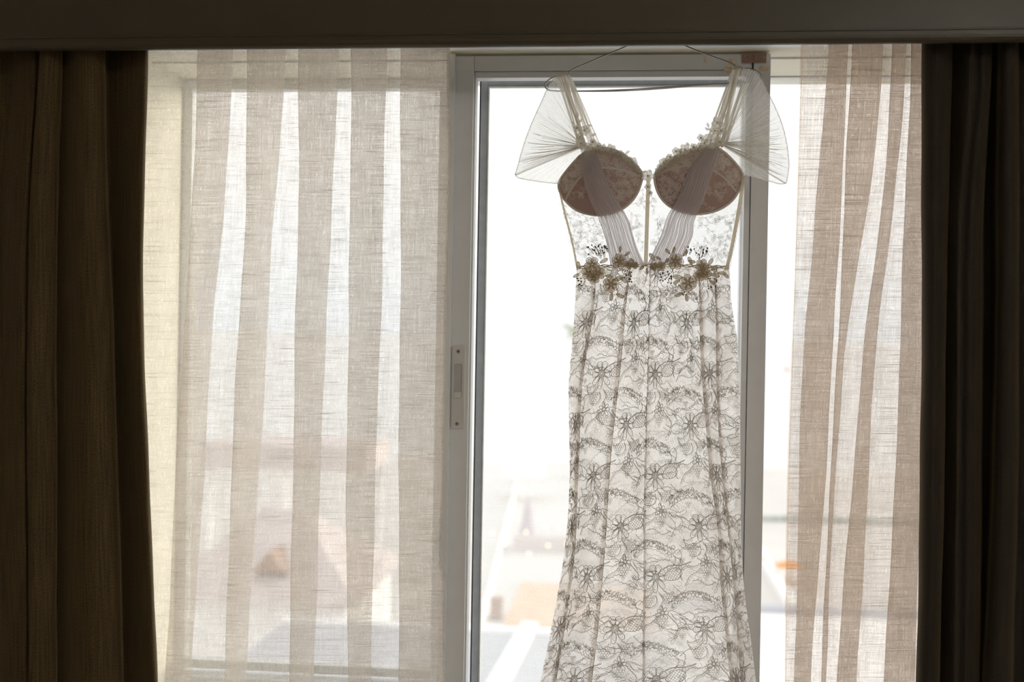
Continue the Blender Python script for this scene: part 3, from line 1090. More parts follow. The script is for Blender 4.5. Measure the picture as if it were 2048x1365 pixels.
def ring(cx, cy, r, n=8, ry=None):
    a = np.linspace(0, 2 * math.pi, n + 1)
    return np.stack([cx + r * np.cos(a), cy + (ry or r) * np.sin(a)], axis=1)


def petal_loop(cx, cy, ang, r0, ln, wd, scal=0.0, n=14):
    t = np.linspace(0, 1, n)
    a = np.pi * t
    al = r0 + ln * (1 - np.cos(2 * a)) / 2 * 1.0
    hw_ = wd / 2 * np.sin(a * 2) * (0.55 + 0.45 * (al - r0) / ln)
    al = al + scal * np.sin(6 * a * 2) * (al - r0) / ln
    c, s = math.cos(ang), math.sin(ang)
    return np.stack([cx + al * c - hw_ * s, cy + al * s + hw_ * c], axis=1)


def net_patch(cx, cy, a, b, sp, rot=0.0):
    L = []
    for dirn in (math.pi / 4, -math.pi / 4):
        c, s = math.cos(dirn + rot), math.sin(dirn + rot)
        k = -40
        while k <= 40:
            o = k * sp
            seg = []
            for q in np.arange(-40, 40.1, 2.0):
                x, y = q * c - o * s, q * s + o * c
                if (x / a) ** 2 + (y / b) ** 2 <= 1:
                    seg.append((cx + x, cy + y))
            if len(seg) > 1:
                L.append(np.array(seg))
            k += 1
    return L


def honeycomb(cx, cy, rows_, sp):
    """hanging triangle of little cells"""
    L = []
    for r_ in range(rows_):
        n = rows_ - r_
        for k in range(n):
            x = cx + (k - (n - 1) / 2) * sp + random.uniform(-.4, .4)
            y = cy + r_ * sp * 0.86 + random.uniform(-.4, .4)
            L.append(ring(x, y, sp * 0.48, 6, sp * 0.5))
    return L


def garland(path, rows_=3, sp=7.5):
    """band of scalloped little cells along a path"""
    P = resample(curve(path), sp)
    t = np.gradient(P, axis=0)
    nrm = np.stack([t[:, 1], -t[:, 0]], axis=1) / (np.linalg.norm(t, axis=1)[:, None] + 1e-9)
    L = []
    for r_ in range(rows_):
        o = (r_ - (rows_ - 1) / 2) * 5.2
        for i in range(len(P) - 1):
            sh = 0.5 if r_ % 2 else 0.0
            a = P[i] * (1 - sh) + P[i + 1] * sh + nrm[i] * (o + random.uniform(-2.6, 2.6))
            b = a + (P[i + 1] - P[i]) * random.uniform(.7, 1.35) + nrm[i] * random.uniform(-2.2, 2.2)
            m = (a + b) / 2 + nrm[i] * random.uniform(2.4, 6.5)
            L.append(curve([a, a * .6 + m * .5 - b * .1, m, b * .6 + m * .5 - a * .1, b], 1))
            if random.random() < .45:
                L.append(np.array([m, m + nrm[i] * 3.5 + (random.uniform(-3, 3), 0)]))
            if random.random() < .35:
                L.append(ring(m[0], m[1], random.uniform(2, 4), 7))
    for o in (-7.5, 9.0):
        L.append(crinkle(P + nrm * o, 1.5, 2.4, 9))
    return L


def motif(seed):
    """one repeat of the corded lace around its big flower; y runs down. Returns (cords, fine)"""
    random.seed(seed)
    C, Fn = [], []
    # big flower
    for k in range(9):
        a = math.pi / 2 + 2 * math.pi * k / 9
        down = max(0.0, math.cos(a - math.pi / 2))
        up = max(0.0, -math.sin(a))
        ln = 15 + 10 * down + 3 * up
        wd = 15 + 3 * up - 2.0 * down
        C.append(petal_loop(0, 0, a + random.uniform(-.05, .05), 6.5, ln, wd, 0.9 * up))
        Fn.append(petal_loop(0, 0, a, 7.5, ln * 0.72, wd * 0.62))
        if k % 2 == 0:
            Fn.append(np.array([(8 * math.cos(a), 8 * math.sin(a)), ((8 + ln * .5) * math.cos(a), (8 + ln * .5) * math.sin(a))]))
    for k in range(8):
        a = 2 * math.pi * k / 8
        C.append(ring(5.2 * math.cos(a), 5.2 * math.sin(a), 1.7, 6))
    C.append(ring(0, 0, 2.4, 6))
    # net-filled leaf on the right, with bead chain over it
    out = petal_loop(18, 2, -0.35, 0, 40, 30, 0)
    C.append(crinkle(out, .6))
    Fn += net_patch(38, -6, 17, 13, 4.6, -.2)
    ch = resample(curve([(16, -16), (34, -24), (55, -22), (74, -30)]), 3.6)
    for p in ch:
        Fn.append(ring(p[0], p[1], 1.5, 5))
    C.append(crinkle(curve([(16, -16), (34, -25), (55, -23), (76, -31)]), .6))
    # garland arching above
    gl = garland([(-64, -42), (-48, -56), (-22, -66), (2, -62), (22, -52), (38, -46)], 3)
    C += gl[::2]
    Fn += gl[1::2]
    # loose tail right of the garland
    C.append(crinkle(curve([(38, -46), (50, -58), (58, -44), (52, -30)]), 1.2))
    C.append(crinkle(curve([(30, -50), (46, -40), (40, -22), (24, -14)]), 1.0))
    # small flower under the big one
    sx0, sy0 = 14, 71
    for k in range(7):
        a = 2 * math.pi * k / 7
        C.append(petal_loop(sx0, sy0, a, 3.5, 9 + (k % 2) * 3, 7.5))
        Fn.append(ring(sx0 + 3.4 * math.cos(a), sy0 + 3.4 * math.sin(a), 1.5, 6))
    Fn += honeycomb(sx0 - 3, sy0 + 15, 5, 5.4)
    Fn += honeycomb(-16, 40, 6, 5.2)
    Fn += honeycomb(22, 36, 5, 5.2)
    # wandering cords
    for P, am in (([(sx0 - 10, sy0), (-14, 82), (-30, 76), (-46, 92), (-40, 108)], 1.2),
                  ([(sx0 - 8, sy0 + 4), (-8, 92), (-22, 96), (-34, 118)], .9),
                  ([(sx0 + 10, sy0 + 2), (34, 84), (48, 98), (36, 122)], 1.1),
                  ([(sx0 + 11, sy0 - 4), (36, 66), (52, 76), (66, 68)], 1.0),
                  ([(6, 30), (18, 44), (10, 56), (14, 62)], .9),
                  ([(-6, 30), (-22, 44), (-34, 40), (-50, 56)], 1.0),
                  ([(14, 24), (28, 34), (40, 26), (34, 38), (46, 40)], .7),
                  ([(-16, 24), (-30, 30), (-38, 22), (-30, 40)], .8),
                  ([(-24, 4), (-40, -4), (-52, 8), (-66, 0)], .9),
                  ([(-22, -10), (-38, -22), (-56, -16), (-64, -30)], .9),
                  ([(0, 36), (4, 52), (-10, 62), (-24, 58)], .8)):
        q = crinkle(curve(P), am)
        C.append(q)
        if random.random() < .6:
            Fn.append(q + np.array([2.2, 2.6]))
    # looser cords running sideways to the neighbours
    for _ in range(9):
        x0_, y0_ = random.uniform(-64, 0), random.uniform(-60, 110)
        P, xx, yy = [(x0_, y0_)], x0_, y0_
        for q in range(random.randint(3, 6)):
            xx += random.uniform(9, 16)
            yy += random.uniform(-11, 11)
            P.append((xx, yy))
        (C if random.random() < .5 else Fn).append(crinkle(curve(P, 2), random.uniform(.9, 1.7), 2.4, random.uniform(6, 10)))
    for _ in range(6):
        Fn += honeycomb(random.uniform(-58, 58), random.uniform(-55, 105), random.randint(2, 3), 4.6)
    # leaf sprigs and curled tips
    for (cx, cy, a0) in ((-44, 74, 2.2), (52, 30, .7), (-58, 20, 2.9), (60, 92, 1.2)):
        for j in range(3):
            a = a0 + (j - 1) * .75
            Fn.append(petal_loop(cx, cy, a, 1, 13, 6))
        C.append(crinkle(curve([(cx, cy), (cx - 9 * math.cos(a0), cy - 9 * math.sin(a0)), (cx - 14, cy - 14)]), .6))
    for j in range(7):
        cx, cy = random.uniform(-60, 60), random.uniform(-40, 95)
        rr = random.uniform(6, 12)
        a0 = random.uniform(0, 6)
        aa = np.linspace(a0, a0 + random.uniform(2.5, 5), 9)
        Fn.append(np.stack([cx + rr * np.cos(aa), cy + rr * .8 * np.sin(aa)], 1))
    return C, Fn


class Threads:
    """thin three-sided threads laid on a surface"""

    def __init__(s):
        s.V, s.F, s.n = [], [], 0

    def add(s, P3, r):
        P3 = np.asarray(P3)
        m = len(P3)
        if m < 2:
            return
        t = np.gradient(P3, axis=0)
        t /= np.linalg.norm(t, axis=1)[:, None] + 1e-12
        yv = np.array([0, 1.0, 0])
        sd_ = np.cross(t, yv)
        sd_ /= np.linalg.norm(sd_, axis=1)[:, None] + 1e-12
        fr = np.cross(sd_, t)
        A = P3 + sd_ * r
        B = P3 - sd_ * r
        Cc = P3 - yv * (r * 1.1)
        s.V.append(np.stack([A, B, Cc], axis=1).reshape(-1, 3))
        o = s.n
        for i in range(m - 1):
            a = o + i * 3
            for k in range(3):
                s.F.append((a + k, a + (k + 1) % 3, a + 3 + (k + 1) % 3, a + 3 + k))
        s.n += 3 * m

    def build(s, name, mat, parent):
        me = bpy.data.meshes.new(name)
        V = np.concatenate(s.V)
        me.from_pydata(V.tolist(), [], s.F)
        me.materials.append(mat)
        o = bpy.data.objects.new(name, me)
        link(o, parent)
        o['kind'] = 'stuff'
        return o


def lay_lace(G, u0, v0, du, dv, tc_, tf, rc, rf, off, skip_cord=False, vmax=None):
    umax = G.u[-1]
    vmax = vmax or G.v[-1]
    bank = [motif(100 + k) for k in range(5)]
    kmin, kmax = int(math.floor((0 - u0) / du)) - 1, int(math.ceil((umax - u0) / du)) + 1
    jmin, jmax = int(math.floor((0 - v0) / dv)) - 2, int(math.ceil((vmax - v0) / dv)) + 1
    for k in range(kmin, kmax + 1):
        for j in range(jmin, jmax + 1):
            C, Fn = bank[(k * 2 + j * 3) % 5]
            cu, cv = u0 + k * du, v0 + j * dv + (dv / 2 if k % 2 else 0)
            for lst, th, r in ((C, tc_, rc), (Fn, tf, rf)):
                for P in lst:
                    uu, vv = cu + P[:, 0] * UNIT, cv + P[:, 1] * UNIT
                    ok = (uu > 0) & (uu < umax) & (vv > 0.004) & (vv < vmax)
                    if ok.sum() < 2:
                        continue
                    # keep contiguous runs
                    idx = np.where(ok)[0]
                    for seg in np.split(idx, np.where(np.diff(idx) > 1)[0] + 1):
                        if len(seg) > 1:
                            th.add(G.at(uu[seg], vv[seg], off), r)


def uv_of(G, px, py):
    T_ = U(px, py, -0.03)
    best = None
    A = G.P - T_
    A = A[:, :, 0] ** 2 + A[:, :, 2] ** 2
    i, j = np.unravel_index(np.argmin(A), A.shape)
    # prefer the front layer
    cand = np.where(A[i] < A[i, j] + 4e-6)[0]
    j = cand[np.argmin(G.P[i, cand, 1])]
    return G.u[j], G.v[i]


vlim = float(np.interp(1420, YSK, SK.v))
ua, va = uv_of(SK, 1268, 648)
ub, _ = uv_of(SK, 1367, 751)
tC, tF = Threads(), Threads()
lay_lace(SK, ua, va, 0.092, 0.1945, tC, tF, 0.00043, 0.00027, 0.0011, vmax=vlim)
tC.build('lace_cord', M['cord'], dress)
tF.build('lace_thread', M['fine'], dress)
tB = Threads()
lay_lace(SB, 0.05, 0.06, 0.10, 0.1945, tB, tB, 0.00045, 0.00030, 0.001, vmax=float(np.interp(1420, YSK, SB.v)))
tB.build('back_lace_thread', M['fine_b'], dress)

# ---- bodice
BL = [(355, 1117), (380, 1121), (430, 1130), (480, 1145), (530, 1155), (545, 1154)]
BR = [(340, 1490), (360, 1487), (420, 1480), (480, 1470), (530, 1460), (545, 1459)]


def body_depth(px, py):
    xl_, xr_ = interp_keys(BL, py), interp_keys(BR, py)
    s_ = max(-1.0, min(1.0, 2 * (px - xl_) / (xr_ - xl_) - 1))
    return DY + 0.006 - 0.050 * (1 - abs(s_) ** 2.2)


def neck_y(t):
    """upper edge of the front tulle (behind the cups)"""
    return 372 + 22 * math.cos(2 * math.pi * t) ** 2 * (1 if 0.2 < t < .8 else .0)


rows = []
for v in np.linspace(0, 1, 26):
    row = []
    for t in np.linspace(0, 1, 44):
        y = 366 + (538 - 366) * v
        xl_, xr_ = interp_keys(BL, y), interp_keys(BR, y)
        x = xl_ + (xr_ - xl_) * t
        row.append(U(x, y, body_depth(x, y)))
    rows.append(row)
BG = Grid(rows)
BG.build('bodice_tulle', M['tulle'], dress)
rows = []
for v in np.linspace(0, 1, 20):
    row = []
    for t in np.linspace(0, 1, 40):
        y0 = 402 - 30 * abs(2 * t - 1) ** 2
        y = y0 + (538 - y0) * v
        xl_, xr_ = interp_keys(BL, y) + .5, interp_keys(BR, y) - .5
        x = xl_ + (xr_ - xl_) * t
        row.append(U(x, y, DY + 0.012 + 0.028 * (1 - abs(2 * t - 1) ** 2.2)))
    rows.append(row)
Grid(rows).build('bodice_back', M['tulle'], dress)


# ---- cups
def cup_outline(P, n=64):
    Q = np.array(P + [P[0]], float)
    for _ in range(2):
        S_ = []
        for a, b in zip(Q[:-1], Q[1:]):
            S_ += [a * .75 + b * .25, a * .25 + b * .75]
        S_.append(S_[0])
        Q = np.array(S_)
    return resample(Q, np.linalg.norm(np.diff(Q, axis=0), axis=1).sum() / n)


CUPL = cup_outline([(1168, 303), (1140, 333), (1117, 363), (1117, 378), (1127, 398), (1150, 421), (1185, 431), (1215, 430), (1248, 418), (1272, 394), (1284, 362), (1285, 345), (1264, 322), (1238, 303), (1205, 295)])
CUPR = cup_outline([(1308, 346), (1310, 368), (1318, 392), (1338, 414), (1372, 427), (1405, 429), (1440, 420), (1468, 400), (1484, 368), (1488, 350), (1470, 325), (1440, 296), (1412, 293), (1370, 303), (1335, 322)])


class Cup:
    def __init__(s, outl, c):
        s.o = outl[:-1] if np.allclose(outl[0], outl[-1]) else outl
        s.c = np.array(c, float)
        d = s.o - s.c
        s.ang = np.arctan2(d[:, 1], d[:, 0])
        s.rad = np.linalg.norm(d, axis=1)
        k = np.argsort(s.ang)
        s.ang, s.rad = s.ang[k], s.rad[k]

    def rr(s, x, y):
        d = np.array([x, y]) - s.c
        a = math.atan2(d[1], d[0])
        r = np.interp(a, s.ang, s.rad, period=2 * math.pi)
        return min(1.0, float(np.linalg.norm(d) / r))

    def edge_depth(s, x, y):
        return body_depth(x, max(366, y)) - 0.006

    def depth(s, x, y):
        r = s.rr(x, y)
        return s.edge_depth(x, y) - 0.036 * (1 - r ** 2.1) ** 0.85

    def mesh(s, name, mat):
        n = len(s.o)
        V = [U(*s.c, s.depth(*s.c))]
        rings = [0.12, 0.25, 0.38, 0.5, 0.62, 0.72, 0.81, 0.89, 0.95, 1.0]
        for r in rings:
            for p in s.o:
                q = s.c + (p - s.c) * r
                V.append(U(q[0], q[1], s.edge_depth(*q) - 0.036 * (1 - r ** 2.1) ** 0.85))
        F = [(0, 1 + k, 1 + (k + 1) % n) for k in range(n)]
        for j in range(len(rings) - 1):
            for k in range(n):
                F.append((1 + j * n + k, 1 + (j + 1) * n + k, 1 + (j + 1) * n + (k + 1) % n, 1 + j * n + (k + 1) % n))
        o = mesh_obj(name, V, F, mat, dress)
        so = o.modifiers.new('thickness', 'SOLIDIFY')
        so.thickness = 0.003
        so.offset = -1
        so.use_flip_normals = False
        return o


def flat_band(parent, name, mat, P, w, dfun, off=0.0015, thick=0.0012):
    """soft flat strip along a pixel path: oval cross-section"""
    P = resample(curve(P, 2), 4.0)
    pts_ = [U(p[0], p[1], dfun(p[0], p[1]) - off) for p in P]
    b = MB()
    V, F, n = [], [], 8
    for i, p in enumerate(pts_):
        a, c = pts_[max(i - 1, 0)], pts_[min(i + 1, len(pts_) - 1)]
        t = c - a
        t /= np.linalg.norm(t) + 1e-9
        sd_ = np.cross(t, (0, 1.0, 0))
        sd_ /= np.linalg.norm(sd_) + 1e-9
        nn_ = np.cross(sd_, t)
        for k in range(n):
            q = 2 * math.pi * k / n
            V.append(p + sd_ * (w * UNIT / 2 * math.cos(q)) + nn_ * (thick * math.sin(q)))
    for i in range(len(pts_) - 1):
        for k in range(n):
            F.append((i * n + k, i * n + (k + 1) % n, (i + 1) * n + (k + 1) % n, (i + 1) * n + k))
    F += [tuple(range(n))[::-1], tuple(range((len(pts_) - 1) * n, len(pts_) * n))]
    b.add(V, F)
    return b.build(name, mat, parent, True)


def vine(P, leaf=9.0, gap=9.0, flo=0.0):
    """sprig: crinkled stem with leaf loops and little rings at the tips"""
    S_ = crinkle(curve(P), 0.5, 2.0, 9)
    L = [S_]
    Q = resample(S_, gap)
    t = np.gradient(Q, axis=0)
    for i in range(1, len(Q)):
        a = math.atan2(t[i, 1], t[i, 0]) + (0.8 if i % 2 else -0.8)
        l_ = leaf * random.uniform(.7, 1.2)
        L.append(petal_loop(Q[i, 0], Q[i, 1], a, 0.5, l_, l_ * .48))
        L.append(np.array([Q[i], Q[i] + l_ * .8 * np.array([math.cos(a), math.sin(a)])]))
        if random.random() < flo:
            c = Q[i] - 8 * np.array([math.cos(a), math.sin(a)])
            for k in range(5):
                L.append(petal_loop(c[0], c[1], k * 1.2566, 1.2, 5.5, 4.6))
    return L


cups = []
for (o_, c_, seam1, seam2) in ((CUPL, (1203, 366), [(1131, 400), (1145, 373), (1162, 352), (1185, 339), (1200, 336)], [(1196, 335), (1225, 336), (1255, 343), (1281, 353)]),
                               (CUPR, (1398, 364), [(1311, 351), (1340, 338), (1374, 331), (1400, 330)], [(1398, 330), (1426, 340), (1450, 357), (1472, 384)])):
    cp = Cup(o_, c_)
    co = cp.mesh('bra_cup', M['cup'])
    dfun = cp.depth
    flat_band(co, 'cup_seam', M['piping'], seam1, 4.6, dfun, 0.0012, 0.0010)
    flat_band(co, 'cup_seam', M['piping'], seam2, 4.6, dfun, 0.0012, 0.0010)
    # piping round the edge
    ed = [tuple(p) for p in cp.o] + [tuple(cp.o[0])]
    flat_band(co, 'piping', M['piping'], ed, 5.5, dfun, 0.0010, 0.0020)
    cups.append((cp, co, seam1 + seam2))


def seam_y(seam, x):
    s_ = sorted(seam)
    return float(np.interp(x, [p[0] for p in s_], [p[1] for p in s_]))


random.seed(5)
for cp, co, seam in cups:
    th = Threads()
    xmin, xmax = cp.o[:, 0].min() + 4, cp.o[:, 0].max() - 4
    side = 1 if cp.c[0] < 1300 else -1
    inner = 1240 if side > 0 else 1350
    cnt = 0
    for _ in range(560):
        x, y = random.uniform(xmin, xmax), random.uniform(294, 420)
        r = cp.rr(x, y)
        if r > 0.93:
            continue
        sy_ = seam_y(seam, x)
        dens = 1.0 if y < sy_ - 3 else (0.75 if (x - cp.c[0]) * side > 8 and y < 400 else 0.13)
        if random.random() > dens:
            continue
        k = random.random()
        L = []
        if k < .35:
            for q in range(5):
                L.append(petal_loop(x, y, q * 1.2566 + random.random(), 1.2, random.uniform(4, 7), 5))
        elif k < .7:
            a0, rr_ = random.uniform(0, 6), random.uniform(3, 8)
            aa = np.linspace(a0, a0 + random.uniform(3, 6), 10)
            L.append(crinkle(np.stack([x + rr_ * np.cos(aa), y + rr_ * np.sin(aa)], 1), .6, 1.8, 5))
        else:
            a0 = random.uniform(0, 6)
            L += vine([(x, y), (x + 9 * math.cos(a0), y + 9 * math.sin(a0)), (x + 17 * math.cos(a0 + .5), y + 17 * math.sin(a0 + .5))], 6, 5)
        for P in L:
            P = np.array([p for p in P if cp.rr(*p) < .96])
            if len(P) > 2:
                th.add([U(p[0], p[1], cp.depth(*p) - 0.0009) for p in P], 0.00040)
    th.build('cup_lace', M['cuplace'], co)

# ---- sprigs on the tulle of the bodice
random.seed(21)
th = Threads()
VN = [
    [(1131, 420), (1140, 440), (1150, 462), (1168, 476), (1190, 488), (1215, 492)],
    [(1140, 470), (1155, 490), (1170, 505), (1185, 512)],
    [(1150, 440), (1172, 446), (1192, 456), (1210, 448)],
    [(1146, 432), (1160, 428), (1176, 436), (1188, 440)],
    [(1160, 468), (1176, 462), (1196, 470), (1212, 474)],
    [(1256, 420), (1272, 432), (1280, 448), (1272, 460), (1262, 450)],
    [(1262, 410), (1275, 404), (1288, 412)], [(1270, 470), (1280, 478), (1286, 492)],
    [(1300, 380), (1306, 394), (1300, 408), (1308, 418)], [(1289, 372), (1284, 388), (1288, 402)],
    [(1318, 440), (1324, 456), (1316, 474), (1310, 492)], [(1320, 430), (1312, 446), (1322, 462)],
    [(1395, 440), (1410, 452), (1428, 468), (1446, 486), (1455, 505)],
    [(1400, 436), (1420, 434), (1438, 440)], [(1405, 470), (1416, 482), (1412, 500), (1420, 514)],
    [(1472, 420), (1466, 440), (1456, 462), (1450, 490), (1446, 515)],
    [(1430, 428), (1450, 438), (1462, 452)], [(1390, 480), (1400, 490), (1396, 508)],
    [(1122, 392), (1126, 410), (1134, 428)], [(1136, 452), (1148, 480), (1154, 505)],
    [(1440, 490), (1432, 505), (1440, 522)], [(1170, 492), (1186, 500), (1204, 508)],
]
for P in VN:
    for q in vine(P, 10, 9, .25):
        th.add([U(p[0], p[1], body_depth(p[0], max(358, p[1])) - 0.001) for p in q], 0.00028)
for _ in range(14):      # tiny sprinkled loops
    y = random.uniform(436, 522)
    xl_, xr_ = interp_keys(BL, y) + 5, interp_keys(BR, y) - 5
    x = random.choice((random.uniform(xl_, 1215), random.uniform(1385, xr_)))
    for q in (ring(x, y, random.uniform(2, 4), 7), petal_loop(x, y, random.uniform(0, 6), 2, 8, 4)):
        th.add([U(p[0], p[1], body_depth(p[0], p[1]) - 0.001) for p in q], 0.00032)
# scalloped lace edges down both sides
for KS, sg in ((BL, 1), (BR, -1)):
    q = []
    for y in np.arange(366, 536, 1.5):
        q.append((interp_keys(KS, y) - sg * (0.6 + 1.4 * abs(math.sin(y / 3.2))), y))
    th.add([U(p[0], p[1], DY + 0.004) for p in q], 0.0005)
th.build('bodice_lace', M['sprig'], dress)

# ---- boning
flat_band(dress, 'centre_bone', M['bone'], [(1297, 350), (1295.5, 400), (1293.5, 460), (1291.5, 532)], 7.5, lambda x, y: body_depth(x, max(358, y)), 0.003, 0.0022)
flat_band(dress, 'side_bone', M['bone'], [(1487, 352), (1482, 395), (1474, 440), (1465, 490), (1453, 540)], 7.0, lambda x, y: DY - 0.004, 0.004, 0.0020)
flat_band(dress, 'side_bone', M['bone'], [(1118, 372), (1123, 400), (1133, 440), (1146, 490), (1155, 540)], 4.0, lambda x, y: DY - 0.001, 0.003, 0.0016)

# ---- gathered drapes crossing from shoulder to waist
def drape(name, L_, R_, y0, y1, npl, seed):
    rg = np.random.default_rng(seed)
    fr = np.sort((np.arange(npl) + 0.5 + rg.uniform(-.25, .25, npl)) / npl)
    wd = rg.uniform(.30, .75, npl) / npl
    ph = rg.uniform(0, 6, npl)
    rows = []
    for y in np.linspace(y0, y1, 70):
        a, b = interp_keys(L_, y), interp_keys(R_, y)
        pl = []
        for k in range(npl):
            w = .5 * math.sin(y / 19.0 + ph[k]) * (0.35 if y < 420 else 1.1) / npl * .45
            c = fr[k] + w
            pl.append((a + (b - a) * (c - wd[k] / 2), a + (b - a) * (c + wd[k] / 2), 'L' if k % 2 else 'R'))
        last = a + .3
        fx = []
        for (p, q, s_) in pl:
            p = max(p, last)
            q = max(q, p + .4)
            fx.append((p, q, s_))
            last = q + .15
        row = chaikin(pleated_row(a, max(b, last), fx, 0.0030, .5, 1), 1)
        out_ = []
        for x, dy in row:
            t = (x - a) / (b - a)
            cd_ = body_depth(x, max(366, y))
            for cp, _, _ in cups:
                if cp.rr(x, y) < 0.999:
                    cd_ = min(cd_, cp.depth(x, y))
            out_.append([x, y, cd_ - 0.007 - 0.008 * math.sin(math.pi * min(1, max(0, t))) + dy])
        rows.append(out_)
    A = np.array(rows)
    # soften the depth so that the cloth bridges over the cup edge
    for _ in range(6):
        A[1:-1, :, 2] = np.minimum(A[1:-1, :, 2], .25 * A[:-2, :, 2] + .5 * A[1:-1, :, 2] + .25 * A[2:, :, 2])
    return Grid([[U(*p) for p in r_] for r_ in A]).build(name, M['drape'], dress)


drape('gathered_drape', [(292, 1160), (310, 1163), (340, 1165), (370, 1170), (400, 1180), (430, 1194), (460, 1205), (500, 1216), (531, 1221)],
      [(292, 1186), (310, 1194), (340, 1205), (370, 1217), (400, 1234), (430, 1252), (445, 1259), (460, 1263), (500, 1276), (531, 1291)], 290, 531, 17, 3)
drape('gathered_drape', [(288, 1418), (310, 1400), (340, 1378), (370, 1368), (400, 1355), (430, 1336), (470, 1322), (500, 1308), (531, 1294)],
      [(288, 1440), (310, 1436), (340, 1427), (370, 1417), (400, 1407), (430, 1394), (445, 1388), (470, 1386), (500, 1374), (531, 1358)], 286, 531, 17, 8)


# ---- sleeves
def sleeve(G_, arc, low, dep, seed, n=46):
    """fan of pleated tulle from the gather point G_ to the free edge arc"""
    rg = np.random.default_rng(seed)
    A = resample(curve(arc, 2), 1.6)
    na = len(A)
    rows = []
    for i, p in enumerate(A):
        s_ = i / (na - 1)
        row = []
        rip = math.sin(2 * math.pi * n * s_)
        sc_ = 1 + 0.016 * abs(rip)
        for t in np.linspace(0.0, 1.0, 22):
            x = G_[0] + (p[0] - G_[0]) * t * sc_
            y = G_[1] + (p[1] - G_[1]) * t * sc_
            # pleats sag a little between shoulder and edge
            y += 9 * math.sin(math.pi * t) * (1 - s_) * (0.5)
            d_ = dep - 0.045 * math.sin(math.pi * s_) * math.sin(math.pi * min(1, t * .75)) + 0.0028 * rip * (0.3 + t) + 0.002 * math.sin(17 * s_ + 5 * t)
            row.append(U(x, y, d_))
        rows.append(row)
    G1 = Grid(rows)
    so = G1.build('sleeve', M['sleeve'], dress)
    # doubled tulle along the pleats
    th = Threads()
    b = MB()
    for k in range(n + 12):
        s_ = min(.995, max(.004, (k + .5 + rg.uniform(-.45, .45)) / n)) if k < n else rg.uniform(.6, .97)
        if s_ < .38 and rg.uniform(0, 1) < .6:
            continue
        i = s_ * (na - 1)
        t1 = rg.uniform(.7, 1.0)
        w0 = rg.uniform(.8, 2.2) * (1.9 if s_ > .62 and s_ < .97 else 1.0)
        T_ = np.linspace(0.02, t1, 16)
        i0 = int(i)
        f = i - i0
        i1 = min(i0 + 1, na - 1)
        V, F = [], []
        ph = rg.uniform(0, 6)
        for m_i, t in enumerate(T_):
            j = t * 21
            j0 = min(int(j), 20)
            g = j - j0
            ii = i + 1.1 * math.sin(t * 7 + ph) * t
            i0 = int(np.clip(ii, 0, na - 2))
            f = ii - i0
            P = G1.P
            p = ((P[i0, j0] * (1 - g) + P[i0, j0 + 1] * g) * (1 - f) + (P[i0 + 1, j0] * (1 - g) + P[i0 + 1, j0 + 1] * g) * f).copy()
            p[1] -= 0.0016
            q = P[min(i0 + 1, na - 1), j0 + 1] - P[max(i0 - 1, 0), j0 + 1]
            q = q / (np.linalg.norm(q) + 1e-9)
            w = w0 * UNIT * (1.0 - .55 * t / t1) * .5
            V += [p - q * w, p + q * w]
        F = [(2 * a, 2 * a + 1, 2 * a + 3, 2 * a + 2) for a in range(len(T_) - 1)]
        b.add(V, F)
    pf = b.build('pleat_folds', M['fold'], so, True)
    # rolled edge
    h = MB()
    h.tube([r_[-1] for r_ in rows], 0.0009, 5)
    h.tube(rows[-1], 0.0016, 5)
    h.build('rolled_hem', M['hem'], so, True)
    # lower, far side of the sleeve
    lows = resample(curve(low, 2), 3.0)
    rows = []
    for i, p in enumerate(lows):
        s_ = i / (len(lows) - 1)
        rows.append([U(G_[0] + (p[0] - G_[0]) * t, G_[1] + (p[1] - G_[1]) * t, dep + 0.012 + 0.012 * math.sin(math.pi * t) + 0.002 * math.sin(40 * s_)) for t in np.linspace(0.02, 1, 14)])
    Grid(rows).build('sleeve_underside', M['sleeve'], so)
    h = MB()
    h.tube([r_[-1] for r_ in rows], 0.0012, 5)
    h.build('rolled_hem', M['hem'], so, True)
    return so


GL, GR = (1170, 292), (1438, 287)
sleeve(GL, [(1133, 152), (1112, 155), (1098, 172), (1086, 200), (1072, 230), (1060, 258), (1050, 285), (1042, 312), (1036, 335), (1031, 350)],
       [(1031, 350), (1034, 356), (1060, 361), (1095, 366), (1122, 368)], -0.020, 4)
sleeve(GR, [(1484, 138), (1508, 142), (1521, 158), (1533, 183), (1546, 208), (1557, 232), (1566, 258), (1572, 285), (1576, 312), (1577, 338), (1571, 367)],
       [(1571, 367), (1560, 369), (1540, 363), (1515, 355), (1491, 350)], -0.020, 9)


